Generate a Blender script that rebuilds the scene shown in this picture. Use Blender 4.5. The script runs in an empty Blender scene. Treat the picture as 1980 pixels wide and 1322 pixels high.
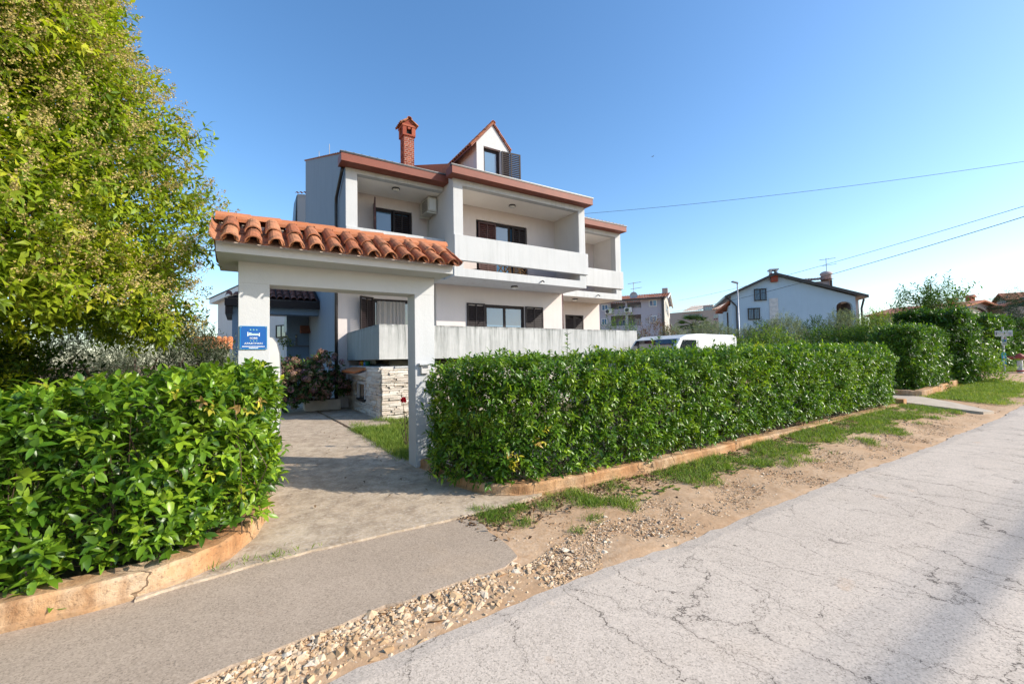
import bpy, bmesh, math, random
import numpy as np
from mathutils import Vector, Matrix, Euler
R = math.radians
rng = np.random.default_rng(7)
random.seed(7)
S = bpy.context.scene
COL = S.collection

# ------------------------------------------------------------------ camera, sky, sun, exposure
F, CX, CY, EYE = 826.27, 990.0, 661.0, 1.5
YAW, PITCH, ROLL = R(32.24), R(2.144), R(1.045)
fw = np.array([math.sin(YAW) * math.cos(PITCH), math.cos(YAW) * math.cos(PITCH), math.sin(PITCH)])
r0 = np.array([math.cos(YAW), -math.sin(YAW), 0.0])
d0 = np.cross(fw, r0)
rt = math.cos(ROLL) * r0 + math.sin(ROLL) * d0
dn = -math.sin(ROLL) * r0 + math.cos(ROLL) * d0
cam = bpy.data.cameras.new('camera')
cam.sensor_width = 36.0
cam.lens = 36.0 * F / 1980.0
cam.clip_start, cam.clip_end = 0.05, 3000
co = bpy.data.objects.new('camera', cam)
COL.objects.link(co)
m = Matrix.Identity(4)
for i in range(3):
    m[i][0], m[i][1], m[i][2] = rt[i], -dn[i], -fw[i]
m[2][3] = EYE
co.matrix_world = m
S.camera = co

SUN = Vector((1.0, -0.92, 0.79)).normalized()
world = bpy.data.worlds.new('World')
S.world = world
world.use_nodes = True
wn = world.node_tree
bg = wn.nodes['Background']
sky = wn.nodes.new('ShaderNodeTexSky')
sky.sky_type = 'NISHITA'
sky.sun_disc = False
sky.sun_elevation = math.asin(SUN.z)
sky.sun_rotation = math.atan2(SUN.x, SUN.y)
sky.air_density, sky.dust_density, sky.ozone_density = 1.0, 0.8, 1.7
hs = wn.nodes.new('ShaderNodeHueSaturation')
hs.inputs['Saturation'].default_value = 1.22
wn.links.new(sky.outputs[0], hs.inputs['Color'])
wn.links.new(hs.outputs[0], bg.inputs[0])
bg.inputs[1].default_value = 0.142
sl = bpy.data.lights.new('sun', 'SUN')
sl.energy, sl.angle, sl.color = 3.3, R(0.53), (1.0, 0.93, 0.81)
so = bpy.data.objects.new('sun', sl)
COL.objects.link(so)
so.rotation_euler = SUN.to_track_quat('Z', 'Y').to_euler()
so.location = (0, 0, 30)
vs = S.view_settings
vs.view_transform, vs.look, vs.exposure, vs.gamma, vs.use_curve_mapping = 'Standard', 'None', 0.92, 1.0, False
S.cycles.max_bounces = 8
S.cycles.transparent_max_bounces = 8
S.cycles.caustics_reflective = False
S.cycles.caustics_refractive = False
S.cycles.sample_clamp_indirect = 6.0

# ------------------------------------------------------------------ sight lines: real places from bearings
def ray(px, py):
    return fw + rt * ((px - CX) / F) + dn * ((py - CY) / F)
def atY(px, py, y):
    d = ray(px, py); t = y / d[1]; return np.array([0, 0, EYE]) + d * t
def atX(px, py, x):
    d = ray(px, py); t = x / d[0]; return np.array([0, 0, EYE]) + d * t
def atD(px, py, dep):
    return np.array([0, 0, EYE]) + ray(px, py) * dep

# ------------------------------------------------------------------ object helpers
WLOC = {}
def link(o, parent=None):
    COL.objects.link(o)
    if parent is not None:
        o.parent = parent
    return o
def tag(o, label=None, cat=None, group=None, kind=None):
    if label: o['label'] = label
    if cat: o['category'] = cat
    if group: o['group'] = group
    if kind: o['kind'] = kind
    return o
def thing(name, label, cat, loc=(0, 0, 0), rz=0.0, group=None):
    o = bpy.data.objects.new(name, None)
    o.empty_display_size = 0.2
    o.location = loc
    o.rotation_euler = (0, 0, rz)
    link(o)
    WLOC[o.name] = Vector(loc) if rz == 0 else Vector((0, 0, 0))
    return tag(o, label, cat, group)
def off(parent):
    return WLOC.get(parent.name, Vector((0, 0, 0))) if parent is not None else Vector((0, 0, 0))
def sub(o, parent):
    WLOC[o.name] = off(parent)
    return o

class MB:
    def __init__(s): s.v, s.f = [], []
    def add(s, vs, fs):
        b = len(s.v); s.v += [tuple(map(float, p)) for p in vs]; s.f += [tuple(b + i for i in q) for q in fs]; return s
    def box(s, x0, x1, y0, y1, z0, z1):
        x0, x1 = sorted((x0, x1)); y0, y1 = sorted((y0, y1)); z0, z1 = sorted((z0, z1))
        return s.add([(x0, y0, z0), (x1, y0, z0), (x1, y1, z0), (x0, y1, z0), (x0, y0, z1), (x1, y0, z1), (x1, y1, z1), (x0, y1, z1)],
                     [(3, 2, 1, 0), (4, 5, 6, 7), (0, 1, 5, 4), (1, 2, 6, 5), (2, 3, 7, 6), (3, 0, 4, 7)])
    def hexa(s, p):   # 8 corners: bottom ring ccw, top ring ccw
        return s.add(p, [(3, 2, 1, 0), (4, 5, 6, 7), (0, 1, 5, 4), (1, 2, 6, 5), (2, 3, 7, 6), (3, 0, 4, 7)])
    def prism(s, poly, a, b, axis='z'):
        n = len(poly)
        def p3(q, h):
            return {'z': (q[0], q[1], h), 'y': (q[0], h, q[1]), 'x': (h, q[0], q[1])}[axis]
        vs = [p3(q, a) for q in poly] + [p3(q, b) for q in poly]
        fs = [tuple(range(n - 1, -1, -1)), tuple(range(n, 2 * n))] + [(i, (i + 1) % n, n + (i + 1) % n, n + i) for i in range(n)]
        return s.add(vs, fs)
    def tube(s, pts, r, n=8, cap=True):
        pts = [Vector(p) for p in pts]
        rs = r if isinstance(r, (list, tuple)) else [r] * len(pts)
        rings = []
        for i, p in enumerate(pts):
            t = (pts[min(i + 1, len(pts) - 1)] - pts[max(i - 1, 0)]).normalized()
            u = t.cross(Vector((0, 0, 1)))
            if u.length < 1e-3: u = t.cross(Vector((0, 1, 0)))
            u.normalize(); w = t.cross(u)
            rings.append([p + (u * math.cos(2 * math.pi * k / n) + w * math.sin(2 * math.pi * k / n)) * rs[i] for k in range(n)])
        vs = [q for rg in rings for q in rg]
        fs = []
        for i in range(len(pts) - 1):
            for k in range(n):
                a, b = i * n + k, i * n + (k + 1) % n
                fs.append((a, b, b + n, a + n))
        if cap:
            fs.append(tuple(range(n - 1, -1, -1))); fs.append(tuple(range((len(pts) - 1) * n, len(pts) * n)))
        return s.add(vs, fs)
    def lathe(s, prof, c, n=16):
        vs, fs = [], []
        for r, z in prof:
            vs += [(c[0] + r * math.cos(2 * math.pi * k / n), c[1] + r * math.sin(2 * math.pi * k / n), c[2] + z) for k in range(n)]
        for i in range(len(prof) - 1):
            for k in range(n):
                a, b = i * n + k, i * n + (k + 1) % n
                fs.append((a, b, b + n, a + n))
        fs.append(tuple(range(n - 1, -1, -1))); fs.append(tuple(range((len(prof) - 1) * n, len(prof) * n)))
        return s.add(vs, fs)
    def mesh(s, name, mat=None, o=Vector((0, 0, 0)), smooth=False, bevel=0.0):
        me = bpy.data.meshes.new(name)
        me.from_pydata([(p[0] - o[0], p[1] - o[1], p[2] - o[2]) for p in s.v], [], s.f)
        bm = bmesh.new(); bm.from_mesh(me)
        bmesh.ops.recalc_face_normals(bm, faces=bm.faces)
        if bevel:
            bmesh.ops.bevel(bm, geom=[e for e in bm.edges if len(e.link_faces) == 2 and e.calc_face_angle(0) > 0.6], offset=bevel, segments=2, profile=0.5, affect='EDGES')
        bm.to_mesh(me); bm.free()
        if smooth:
            me.polygons.foreach_set('use_smooth', [True] * len(me.polygons))
        if mat: me.materials.append(mat)
        return me
    def build(s, name, mat, parent=None, smooth=False, bevel=0.0, label=None):
        me = s.mesh(name, mat, off(parent), smooth, bevel)
        o = link(bpy.data.objects.new(name, me), parent)
        if parent is not None: sub(o, parent)
        if label: o['label'] = label
        return o
def inst(name, me, parent, loc, rot=(0, 0, 0), scale=(1, 1, 1), local=False):
    o = bpy.data.objects.new(name, me)
    o.location = loc if local else Vector(loc) - off(parent)
    o.rotation_euler = rot; o.scale = scale
    return link(o, parent)

def holes_wall(mb, x0, x1, z0, z1, ya, yb, holes):
    """wall in the xz plane with real openings (front face at ya)"""
    xs = sorted({x0, x1, *[h[0] for h in holes], *[h[1] for h in holes]}); xs = [x for x in xs if x0 <= x <= x1]
    zs = sorted({z0, z1, *[h[2] for h in holes], *[h[3] for h in holes]}); zs = [z for z in zs if z0 <= z <= z1]
    def solid(i, j):
        if not (0 <= i < len(xs) - 1 and 0 <= j < len(zs) - 1): return False
        cx, cz = (xs[i] + xs[i + 1]) / 2, (zs[j] + zs[j + 1]) / 2
        return not any(h[0] < cx < h[1] and h[2] < cz < h[3] for h in holes)
    for i in range(len(xs) - 1):
        for j in range(len(zs) - 1):
            if not solid(i, j): continue
            a, b, c, d = xs[i], xs[i + 1], zs[j], zs[j + 1]
            mb.add([(a, ya, c), (b, ya, c), (b, ya, d), (a, ya, d)], [(0, 1, 2, 3)])
            mb.add([(a, yb, c), (b, yb, c), (b, yb, d), (a, yb, d)], [(3, 2, 1, 0)])
            if not solid(i - 1, j): mb.add([(a, ya, c), (a, ya, d), (a, yb, d), (a, yb, c)], [(0, 1, 2, 3)])
            if not solid(i + 1, j): mb.add([(b, ya, c), (b, yb, c), (b, yb, d), (b, ya, d)], [(0, 1, 2, 3)])
            if not solid(i, j - 1): mb.add([(a, ya, c), (a, yb, c), (b, yb, c), (b, ya, c)], [(0, 1, 2, 3)])
            if not solid(i, j + 1): mb.add([(a, ya, d), (b, ya, d), (b, yb, d), (a, yb, d)], [(0, 1, 2, 3)])

# ------------------------------------------------------------------ materials
class G:
    def __init__(s, name):
        s.m = bpy.data.materials.new(name); s.m.use_nodes = True
        s.t = s.m.node_tree; s.b = s.t.nodes['Principled BSDF']; s.out = s.t.nodes['Material Output']
        s.tc = s.n('ShaderNodeTexCoord')
    def n(s, t, **k):
        nd = s.t.nodes.new(t)
        for a, v in k.items(): setattr(nd, a, v)
        return nd
    def l(s, a, b): s.t.links.new(a, b)
    def coord(s, scale=(1, 1, 1), src='Object'):
        mp = s.n('ShaderNodeMapping'); mp.inputs['Scale'].default_value = scale
        s.l(s.tc.outputs[src], mp.inputs['Vector']); return mp.outputs[0]
    def noise(s, scale, detail=4, rough=.6, vec=None, dist=0.0):
        nd = s.n('ShaderNodeTexNoise'); nd.inputs['Scale'].default_value = scale; nd.inputs['Detail'].default_value = detail
        nd.inputs['Roughness'].default_value = rough; nd.inputs['Distortion'].default_value = dist
        s.l(vec if vec is not None else s.tc.outputs['Object'], nd.inputs['Vector']); return nd.outputs['Fac']
    def voro(s, scale, feature='F1', vec=None, out='Distance', rnd=1.0):
        nd = s.n('ShaderNodeTexVoronoi', feature=feature); nd.inputs['Scale'].default_value = scale; nd.inputs['Randomness'].default_value = rnd
        s.l(vec if vec is not None else s.tc.outputs['Object'], nd.inputs['Vector']); return nd.outputs[out]
    def ramp(s, fac, stops):
        nd = s.n('ShaderNodeValToRGB'); e = nd.color_ramp.elements
        while len(e) < len(stops): e.new(0.5)
        for k, (p, c) in enumerate(stops):
            e[k].position = p; e[k].color = (*c, 1) if len(c) == 3 else c
        s.l(fac, nd.inputs[0]); return nd.outputs[0]
    def rng(s, fac, a, b, c=0.0, d=1.0):
        nd = s.n('ShaderNodeMapRange'); s.l(fac, nd.inputs[0])
        for k, v in enumerate((a, b, c, d)): nd.inputs[1 + k].default_value = v
        return nd.outputs[0]
    def math(s, op, a, b=None):
        nd = s.n('ShaderNodeMath', operation=op)
        for k, v in enumerate((a, b)):
            if v is None: continue
            if isinstance(v, (int, float)): nd.inputs[k].default_value = v
            else: s.l(v, nd.inputs[k])
        return nd.outputs[0]
    def mix(s, fac, a, b, mode='MIX'):
        nd = s.n('ShaderNodeMix', data_type='RGBA', blend_type=mode)
        for k, v in ((0, fac), (6, a), (7, b)):
            if isinstance(v, (int, float)): nd.inputs[k].default_value = v
            elif isinstance(v, (tuple, list)): nd.inputs[k].default_value = (*v, 1)
            else: s.l(v, nd.inputs[k])
        return nd.outputs[2]
    def bump(s, h, strength=.3, dist=.02, prev=None):
        nd = s.n('ShaderNodeBump'); nd.inputs['Strength'].default_value = strength; nd.inputs['Distance'].default_value = dist
        s.l(h, nd.inputs['Height'])
        if prev is not None: s.l(prev, nd.inputs['Normal'])
        return nd.outputs[0]
    def done(s, col=None, rough=.8, normal=None, spec=.3, metal=0.0):
        if col is not None:
            if isinstance(col, (tuple, list)): s.b.inputs['Base Color'].default_value = (*col, 1)
            else: s.l(col, s.b.inputs['Base Color'])
        if isinstance(rough, (int, float)): s.b.inputs['Roughness'].default_value = rough
        else: s.l(rough, s.b.inputs['Roughness'])
        s.b.inputs['Specular IOR Level'].default_value = spec
        s.b.inputs['Metallic'].default_value = metal
        if normal is not None: s.l(normal, s.b.inputs['Normal'])
        return s.m

def plain(name, c, rough=.7, var=.12, scale=6, bump=.15, spec=.3, bscale=60, metal=0.0):
    g = G(name)
    a = tuple(x * (1 - var) for x in c); b = tuple(min(1, x * (1 + var)) for x in c)
    col = g.ramp(g.noise(scale, 5), [(.3, a), (.7, b)])
    nm = g.bump(g.noise(bscale, 3), bump, .004) if bump else None
    return g.done(col, rough, nm, spec, metal)

ALB = .94
def plaster(name, c, stain=(.45, .45, .42), amt=.35, streak=True, rough=.85, bscale=90):
    c, stain = tuple(x * ALB for x in c), tuple(x * ALB for x in stain)
    g = G(name)
    base = g.ramp(g.noise(1.3, 6, .65), [(.3, tuple(x * .93 for x in c)), (.7, c)])
    if streak:
        st = g.noise(1.0, 6, .7, g.coord((7, 7, .35)))
        st2 = g.noise(1.0, 3, .5, g.coord((.7, .7, .5)))
        f = g.math('MULTIPLY', g.rng(st, .46, .74, 0, amt), g.rng(st2, .35, .65, .2, 1))
        base = g.mix(f, base, stain)
    h = g.noise(bscale, 4, .7)
    h2 = g.noise(14, 3)
    nm = g.bump(h, .28, .006, g.bump(h2, .15, .02))
    return g.done(base, rough, nm, .2)

M = {}
M['gate_white'] = plaster('white_render', (.565, .57, .575), (.43, .43, .42), .25, True, .8, 70)
M['wall_white'] = plaster('cream_render', (.66, .63, .60), (.46, .44, .41), .35)
M['wall_pink'] = plaster('warm_render', (.66, .59, .56), (.48, .43, .41), .3)
M['concrete_white'] = plaster('weathered_white_concrete', (.545, .55, .55), (.24, .25, .23), .5)
def parapet_mat(name='stained_white_parapet', clean=(.55, .545, .53), dirt=(.075, .088, .072)):
    g = G(name)
    base = g.ramp(g.noise(1.6, 6, .65), [(.3, tuple(x * .8 for x in clean)), (.7, clean)])
    st = g.noise(1.0, 9, .78, g.coord((9, 9, .5)))
    fine = g.noise(1.0, 6, .7, g.coord((34, 34, 1.2)))
    geo = g.n('ShaderNodeNewGeometry'); sp = g.n('ShaderNodeSeparateXYZ'); g.l(geo.outputs['Position'], sp.inputs[0])
    top = g.rng(sp.outputs['Z'], 1.45, 2.42, .30, 1.0)          # rain streaks run down from the coping and fade out
    blot = g.noise(.8, 4, .55)
    s1 = g.rng(st, .45, .62, 0, .9); s2 = g.rng(fine, .48, .70, 0, .5)
    f = g.math('MULTIPLY', g.math('MULTIPLY', g.math('MAXIMUM', s1, s2), top), g.rng(blot, .34, .60, .35, 1))
    col = g.mix(f, base, dirt)
    lip = g.math('MULTIPLY', g.rng(sp.outputs['Z'], 2.30, 2.40, 0, .8), g.rng(g.noise(5, 5, .7), .40, .62, 0, 1))
    col = g.mix(lip, col, tuple(x * .7 for x in dirt))
    nm = g.bump(g.noise(80, 4, .7), .3, .006)
    return g.done(col, .88, nm, .2)
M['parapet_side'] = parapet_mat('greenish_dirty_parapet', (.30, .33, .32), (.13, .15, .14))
M['parapet'] = parapet_mat()
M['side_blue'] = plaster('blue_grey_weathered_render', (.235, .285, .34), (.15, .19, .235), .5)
M['ceiling'] = plaster('ceiling_paint', (1.0, .95, .88), streak=False, bscale=40)
M['fascia'] = plain('brown_fascia_paint', (.195, .058, .036), .55, .12, 3, .15)
M['dark_brown'] = plain('dark_brown_timber', (.016, .010, .011), .5, .3, 20, .2, .25)
M['red_brown'] = plain('red_brown_timber', (.06, .018, .016), .5, .3, 20, .2, .4)
M['sheet_metal'] = plain('light_grey_flashing', (.20, .20, .20), .4, .1, 5, .05, .5, metal=.5)
M['dark_metal'] = plain('dark_brown_metal', (.03, .024, .022), .4, .15, 8, .05, .5)
M['pipe'] = plain('dark_drain_pipe', (.022, .02, .02), .4, .2, 8, .05, .5)
M['white_plastic'] = plain('white_plastic', (.62, .62, .60), .4, .04, 5, .03, .5)
M['ac_beige'] = plain('beige_air_conditioner_casing', (.52, .50, .44), .5, .06, 5, .03, .5)
M['grey_metal'] = plain('galvanised_metal', (.33, .34, .36), .45, .15, 9, .05, .5, metal=.6)
M['dark_grey'] = plain('dark_grey_plastic', (.05, .05, .055), .5, .1)
M['wood_pale'] = plain('pale_wood', (.50, .33, .17), .55, .15, 12, .15)
M['black'] = plain('dark_interior', (.012, .012, .013), .8, .1, 3, 0)
M['bark'] = plain('brown_bark', (.085, .06, .042), .9, .3, 14, .8, bscale=30)
M['twig'] = plain('brown_twig', (.10, .066, .045), .9, .3, 30, .3)
M['soil_dark'] = plain('dark_soil', (.05, .036, .026), .95, .3, 20, .5)
M['blue_sign'] = plain('blue_sign_enamel', (.0, .085, .33), .3, .04, 3, .0, .5)
M['sign_white'] = plain('white_print', (.78, .80, .82), .4, .02, 3, 0)
M['sign_cyan'] = plain('cyan_print', (.01, .28, .52), .4, .05, 3, 0)
M['sign_green'] = plain('pale_green_print', (.25, .5, .42), .4, .05, 3, 0)
M['red_paint'] = plain('faded_red_paint', (.30, .06, .05), .6, .2, 14, .1)
M['post_white'] = plain('chalky_white_post', (.55, .52, .49), .7, .12, 14, .2)
M['rim_grey'] = plain('grey_rim', (.12, .13, .15), .5)
M['far_shade'] = plaster('shade_grey_render', (.42, .41, .46), (.34, .34, .38), .2)  # lilac shade of the sunless apartment front is put into this colour
M['far_cream'] = plaster('far_cream_render', (.58, .54, .47), streak=False)
M['far_grey'] = plaster('shade_blue_grey_render', (.39, .53, .64), (.30, .40, .5), .3)  # blue of haze and shade is painted into the base colour
M['far_pink'] = plaster('pale_pink_render', (.46, .38, .37), streak=False)
M['far_beige'] = plaster('far_beige_render', (.46, .37, .31), streak=False)
M['far_roof_pale'] = plain('pale_tile_roof', (.46, .31, .23), .85, .2, 6, .2)
M['quoin'] = plain('grey_stone_pilaster', (.50, .52, .52), .85, .14, 5, .4)

def glass_mat(name, tint=(.02, .025, .03), ior=1.7):
    g = G(name); g.b.inputs['IOR'].default_value = ior
    return g.done(tint, .03, g.bump(g.noise(1.5, 2), .02, .02), 1.0)
M['glass'] = glass_mat('window_glass')
M['glass_blue'] = glass_mat('sky_reflection_window_glass', (.07, .16, .27), 1.5)  # blue base colour stands in for sky reflected in the panes
def curtain_mat(name, c):
    g = G(name); tr = g.n('ShaderNodeBsdfTranslucent'); tr.inputs[0].default_value = (*c, 1)
    mx = g.n('ShaderNodeMixShader'); mx.inputs[0].default_value = .35
    g.done(g.ramp(g.noise(8, 3), [(.3, tuple(x * .92 for x in c)), (.7, c)]), .9, g.bump(g.noise(400, 2), .1, .002), .1)
    g.l(g.b.outputs[0], mx.inputs[1]); g.l(tr.outputs[0], mx.inputs[2]); g.l(mx.outputs[0], g.out.inputs[0]); return g.m
M['curtain'] = curtain_mat('grey_curtain', (.55, .50, .46))

def tile_mat(name, c1=(.44, .145, .06), c2=(.60, .26, .13), lichen=(.10, .085, .06), amt=.8):
    g = G(name); oi = g.n('ShaderNodeObjectInfo')
    col = g.ramp(oi.outputs['Random'], [(0, c1), (.5, tuple((a + b) / 2 for a, b in zip(c1, c2))), (1, c2)])
    geo = g.n('ShaderNodeNewGeometry')
    pos = g.n('ShaderNodeVectorMath', operation='SCALE'); pos.inputs[3].default_value = 1.0; g.l(geo.outputs['Position'], pos.inputs[0])
    big = g.noise(9, 6, .7, pos.outputs[0]); fine = g.noise(70, 4, .7, pos.outputs[0])
    col = g.mix(g.rng(fine, .35, .7, 0, .35), col, tuple(x * .55 for x in c1))
    col = g.mix(g.rng(g.noise(26, 3, .6, pos.outputs[0]), .55, .75, 0, .35), col, (.52, .30, .19))
    col = g.mix(g.math('MULTIPLY', g.rng(big, .48, .64, 0, amt), g.rng(fine, .3, .55, .4, 1)), col, lichen)
    nm = g.bump(fine, .35, .004, g.bump(g.noise(12, 2, .5, pos.outputs[0]), .2, .01))
    return g.done(col, .85, nm, .2)
M['tile'] = tile_mat('terracotta_tile', (.36, .115, .052), (.52, .225, .115), (.06, .05, .035), .85)
M['tile_ridge'] = tile_mat('clean_ridge_tile', (.42, .145, .062), (.50, .20, .10), (.3, .15, .09), .35)
M['tile_dark'] = tile_mat('old_dark_tile', (.16, .062, .045), (.30, .12, .085), (.05, .04, .035), .7)
M['tile_orange'] = tile_mat('orange_tile', (.58, .19, .07), (.68, .27, .11), (.35, .14, .07), .2)
M['tile_far'] = tile_mat('far_red_tile', (.34, .12, .07), (.42, .17, .10), (.2, .1, .07), .5)
def brick_mat():
    g = G('red_brick'); geo = g.n('ShaderNodeNewGeometry')
    col = g.ramp(geo.outputs['Random Per Island'], [(0, (.15, .032, .02)), (.5, (.24, .058, .035)), (1, (.33, .10, .06))])
    return g.done(col, .85, g.bump(g.noise(120, 4), .3, .004), .2)
M['brick'] = brick_mat()
M['mortar'] = plain('pale_mortar', (.60, .48, .40), .9, .1, 20, .3)
def stone_mat():
    g = G('cream_cladding_stone'); oi = g.n('ShaderNodeObjectInfo'); geo = g.n('ShaderNodeNewGeometry')
    f = g.math('FRACT', g.math('ADD', oi.outputs['Random'], geo.outputs['Random Per Island']))
    col = g.ramp(f, [(0, (.50, .43, .36)), (.35, (.62, .55, .47)), (.7, (.70, .65, .57)), (1, (.56, .47, .38))])
    col = g.mix(g.rng(g.noise(22, 5, .7), .5, .72, 0, .5), col, (.42, .31, .22))
    return g.done(col, .9, g.bump(g.noise(40, 5, .7), .7, .012), .2)
M['stone'] = stone_mat()
def fabric_stub(): pass

def asphalt(name, ca, cb, cracks, warm=(.38, .30, .22)):
    g = G(name)
    big = g.noise(.45, 5, .6); mid = g.noise(5, 5, .65); fine = g.noise(230, 2, .6)
    col = g.ramp(big, [(.32, ca), (.68, cb)])
    col = g.mix(g.rng(mid, .35, .72, 0, .3), col, tuple(x * .74 for x in ca))
    col = g.mix(g.rng(g.noise(1.1, 4, .6), .56, .74, 0, .4), col, warm)
    col = g.mix(g.rng(g.noise(.28, 5, .62, dist=.6), .48, .66, 0, .32), col, tuple(x * .58 for x in ca))
    col = g.mix(g.rng(g.noise(2.6, 2, .5), .70, .76, 0, .55), col, (.55, .33, .17))
    v2 = g.voro(120, 'F1', out='Color')
    sepc = g.n('ShaderNodeSeparateColor'); g.l(v2, sepc.inputs[0])
    col = g.mix(g.rng(sepc.outputs[0], .2, 1, 0, .55), col, tuple(min(1, x * 1.22) for x in cb))
    col = g.mix(g.rng(sepc.outputs[1], .72, 1, 0, .6), col, tuple(x * .62 for x in ca))
    spk = g.noise(88, 2, .55); spm = g.rng(g.noise(7, 3), .35, .7, .61, .53)
    pitm = g.math('GREATER_THAN', spk, g.math('ADD', spm, .05))
    col = g.mix(g.math('MULTIPLY', pitm, .5), col, tuple(x * .34 for x in ca))
    hgt = g.math('SUBTRACT', g.math('MULTIPLY', sepc.outputs[2], .5), g.math('MULTIPLY', pitm, .9))
    nm = g.bump(hgt, .30, .006, g.bump(fine, .25, .003))
    if cracks:
        warp = g.n('ShaderNodeTexNoise'); warp.inputs['Scale'].default_value = 1.6; warp.inputs['Detail'].default_value = 6; warp.inputs['Roughness'].default_value = .68
        g.l(g.tc.outputs['Object'], warp.inputs['Vector'])
        vm = g.n('ShaderNodeVectorMath', operation='MULTIPLY_ADD'); vm.inputs[1].default_value = (.8, .8, 0)
        g.l(warp.outputs['Color'], vm.inputs[0])
        mp = g.n('ShaderNodeMapping'); mp.inputs['Scale'].default_value = (1.35, .62, 1); mp.inputs['Rotation'].default_value = (0, 0, R(24))
        g.l(g.tc.outputs['Object'], mp.inputs[0]); g.l(mp.outputs[0], vm.inputs[2])
        e1 = g.voro(1.15, 'DISTANCE_TO_EDGE', vm.outputs[0]); e2 = g.voro(2.9, 'DISTANCE_TO_EDGE', vm.outputs[0])
        wv = g.noise(3.0, 4, .6)
        c1 = g.math('LESS_THAN', e1, g.rng(wv, .3, .7, .0008, .0042))
        c2 = g.math('MULTIPLY', g.math('LESS_THAN', e2, g.rng(wv, .3, .7, .001, .0065)), g.rng(g.noise(.8, 3), .42, .5, 0, 1))
        e3 = g.voro(6.5, 'DISTANCE_TO_EDGE', vm.outputs[0])
        c3 = g.math('MULTIPLY', g.math('LESS_THAN', e3, g.rng(wv, .35, .7, .002, .012)), g.rng(g.noise(.55, 3), .48, .54, 0, .55))
        ck = g.math('MAXIMUM', g.math('MAXIMUM', c1, c2), c3)
        halo = g.rng(e1, 0, .03, .18, 0)
        col = g.mix(halo, col, tuple(x * .55 for x in ca))
        col = g.mix(g.math('MULTIPLY', ck, .8), col, (.085, .068, .055))
        nm = g.bump(ck, -.4, .01, nm)
    return g.done(col, .92, nm, .15)
M['road'] = asphalt('bleached_asphalt', (.51, .425, .345), (.60, .505, .415), True, (.58, .46, .35))
M['apron'] = asphalt('grey_asphalt_patch', (.35, .272, .20), (.44, .345, .262), False, (.47, .335, .215))

def concrete_drive():
    g = G('rough_driveway_concrete')
    big = g.noise(.7, 5, .6); mid = g.noise(6, 6, .7); fine = g.noise(120, 4, .7)
    col = g.ramp(big, [(.3, (.45, .34, .235)), (.7, (.58, .47, .345))])
    col = g.mix(g.rng(mid, .40, .66, 0, .75), col, (.22, .16, .11))
    col = g.mix(g.rng(g.noise(30, 5, .75), .48, .64, 0, .6), col, (.64, .55, .45))
    col = g.mix(g.rng(g.noise(2.2, 4, .6), .50, .70, 0, .6), col, (.29, .22, .155))
    col = g.mix(g.rng(fine, .56, .72, 0, .6), col, (.13, .10, .075))
    nm = g.bump(fine, .4, .006, g.bump(mid, .4, .02))
    return g.done(col, .92, nm, .15)
M['drive'] = concrete_drive()
def kerb_mat():
    g = G('orange_stained_concrete')
    col = g.ramp(g.noise(2.2, 6, .65), [(.3, (.42, .20, .085)), (.5, (.50, .30, .155)), (.72, (.55, .42, .29))])
    st = g.noise(1.0, 5, .7, g.coord((6, 6, 1.2)))
    col = g.mix(g.rng(st, .46, .66, 0, .75), col, (.24, .12, .055))
    col = g.mix(g.rng(g.noise(45, 4, .7), .54, .68, 0, .6), col, (.13, .085, .055))
    wp = g.n('ShaderNodeVectorMath', operation='MULTIPLY_ADD'); wp.inputs[1].default_value = (.25, .25, .25)
    wt = g.n('ShaderNodeTexNoise'); wt.inputs['Scale'].default_value = 5; wt.inputs['Detail'].default_value = 5; g.l(g.tc.outputs['Object'], wt.inputs['Vector'])
    g.l(wt.outputs['Color'], wp.inputs[0]); g.l(g.coord((1, 1, .35)), wp.inputs[2])
    ck = g.math('LESS_THAN', g.voro(1.1, 'DISTANCE_TO_EDGE', wp.outputs[0]), .006)
    col = g.mix(g.math('MULTIPLY', ck, .8), col, (.07, .045, .03))
    geo = g.n('ShaderNodeNewGeometry'); sp = g.n('ShaderNodeSeparateXYZ'); g.l(geo.outputs['Position'], sp.inputs[0])
    col = g.mix(g.math('MULTIPLY', g.rng(sp.outputs['Z'], .0, .09, .7, 0), g.rng(g.noise(9, 4), .35, .6, .2, 1)), col, (.34, .22, .125))
    nm = g.bump(g.noise(60, 5, .7), .6, .012, g.bump(g.noise(7, 4), .5, .035, g.bump(ck, -.6, .01)))
    return g.done(col, .92, nm, .15)
M['kerb'] = kerb_mat()
def ground_mat():
    g = G('orange_dirt_and_gravel')
    big = g.noise(.8, 5, .6); mid = g.noise(7, 6, .7)
    col = g.ramp(big, [(.3, (.44, .27, .15)), (.7, (.56, .39, .25))])
    col = g.mix(g.rng(mid, .4, .7, 0, .55), col, (.30, .175, .09))
    vc = g.voro(38, 'F1', out='Color'); sc = g.n('ShaderNodeSeparateColor'); g.l(vc, sc.inputs[0])
    col = g.mix(g.math('MULTIPLY', g.rng(sc.outputs[0], .25, 1, 0, .65), g.rng(g.noise(1.6, 3), .38, .58, .25, 1)), col, (.55, .40, .27))
    v = g.voro(38, 'F1'); nm = g.bump(v, -.6, .02, g.bump(mid, .5, .03))
    return g.done(col, .95, nm, .1)
M['ground'] = ground_mat()
M['lawn_soil'] = plain('lawn_soil', (.085, .075, .03), .95, .35, 9, .6, bscale=40)
M['far_land'] = plain('far_scrub_land', (.10, .10, .05), .95, .35, .3, .3, bscale=6)
M['path'] = plain('pale_path_concrete', (.47, .39, .30), .9, .15, 4, .4, bscale=90)
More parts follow.
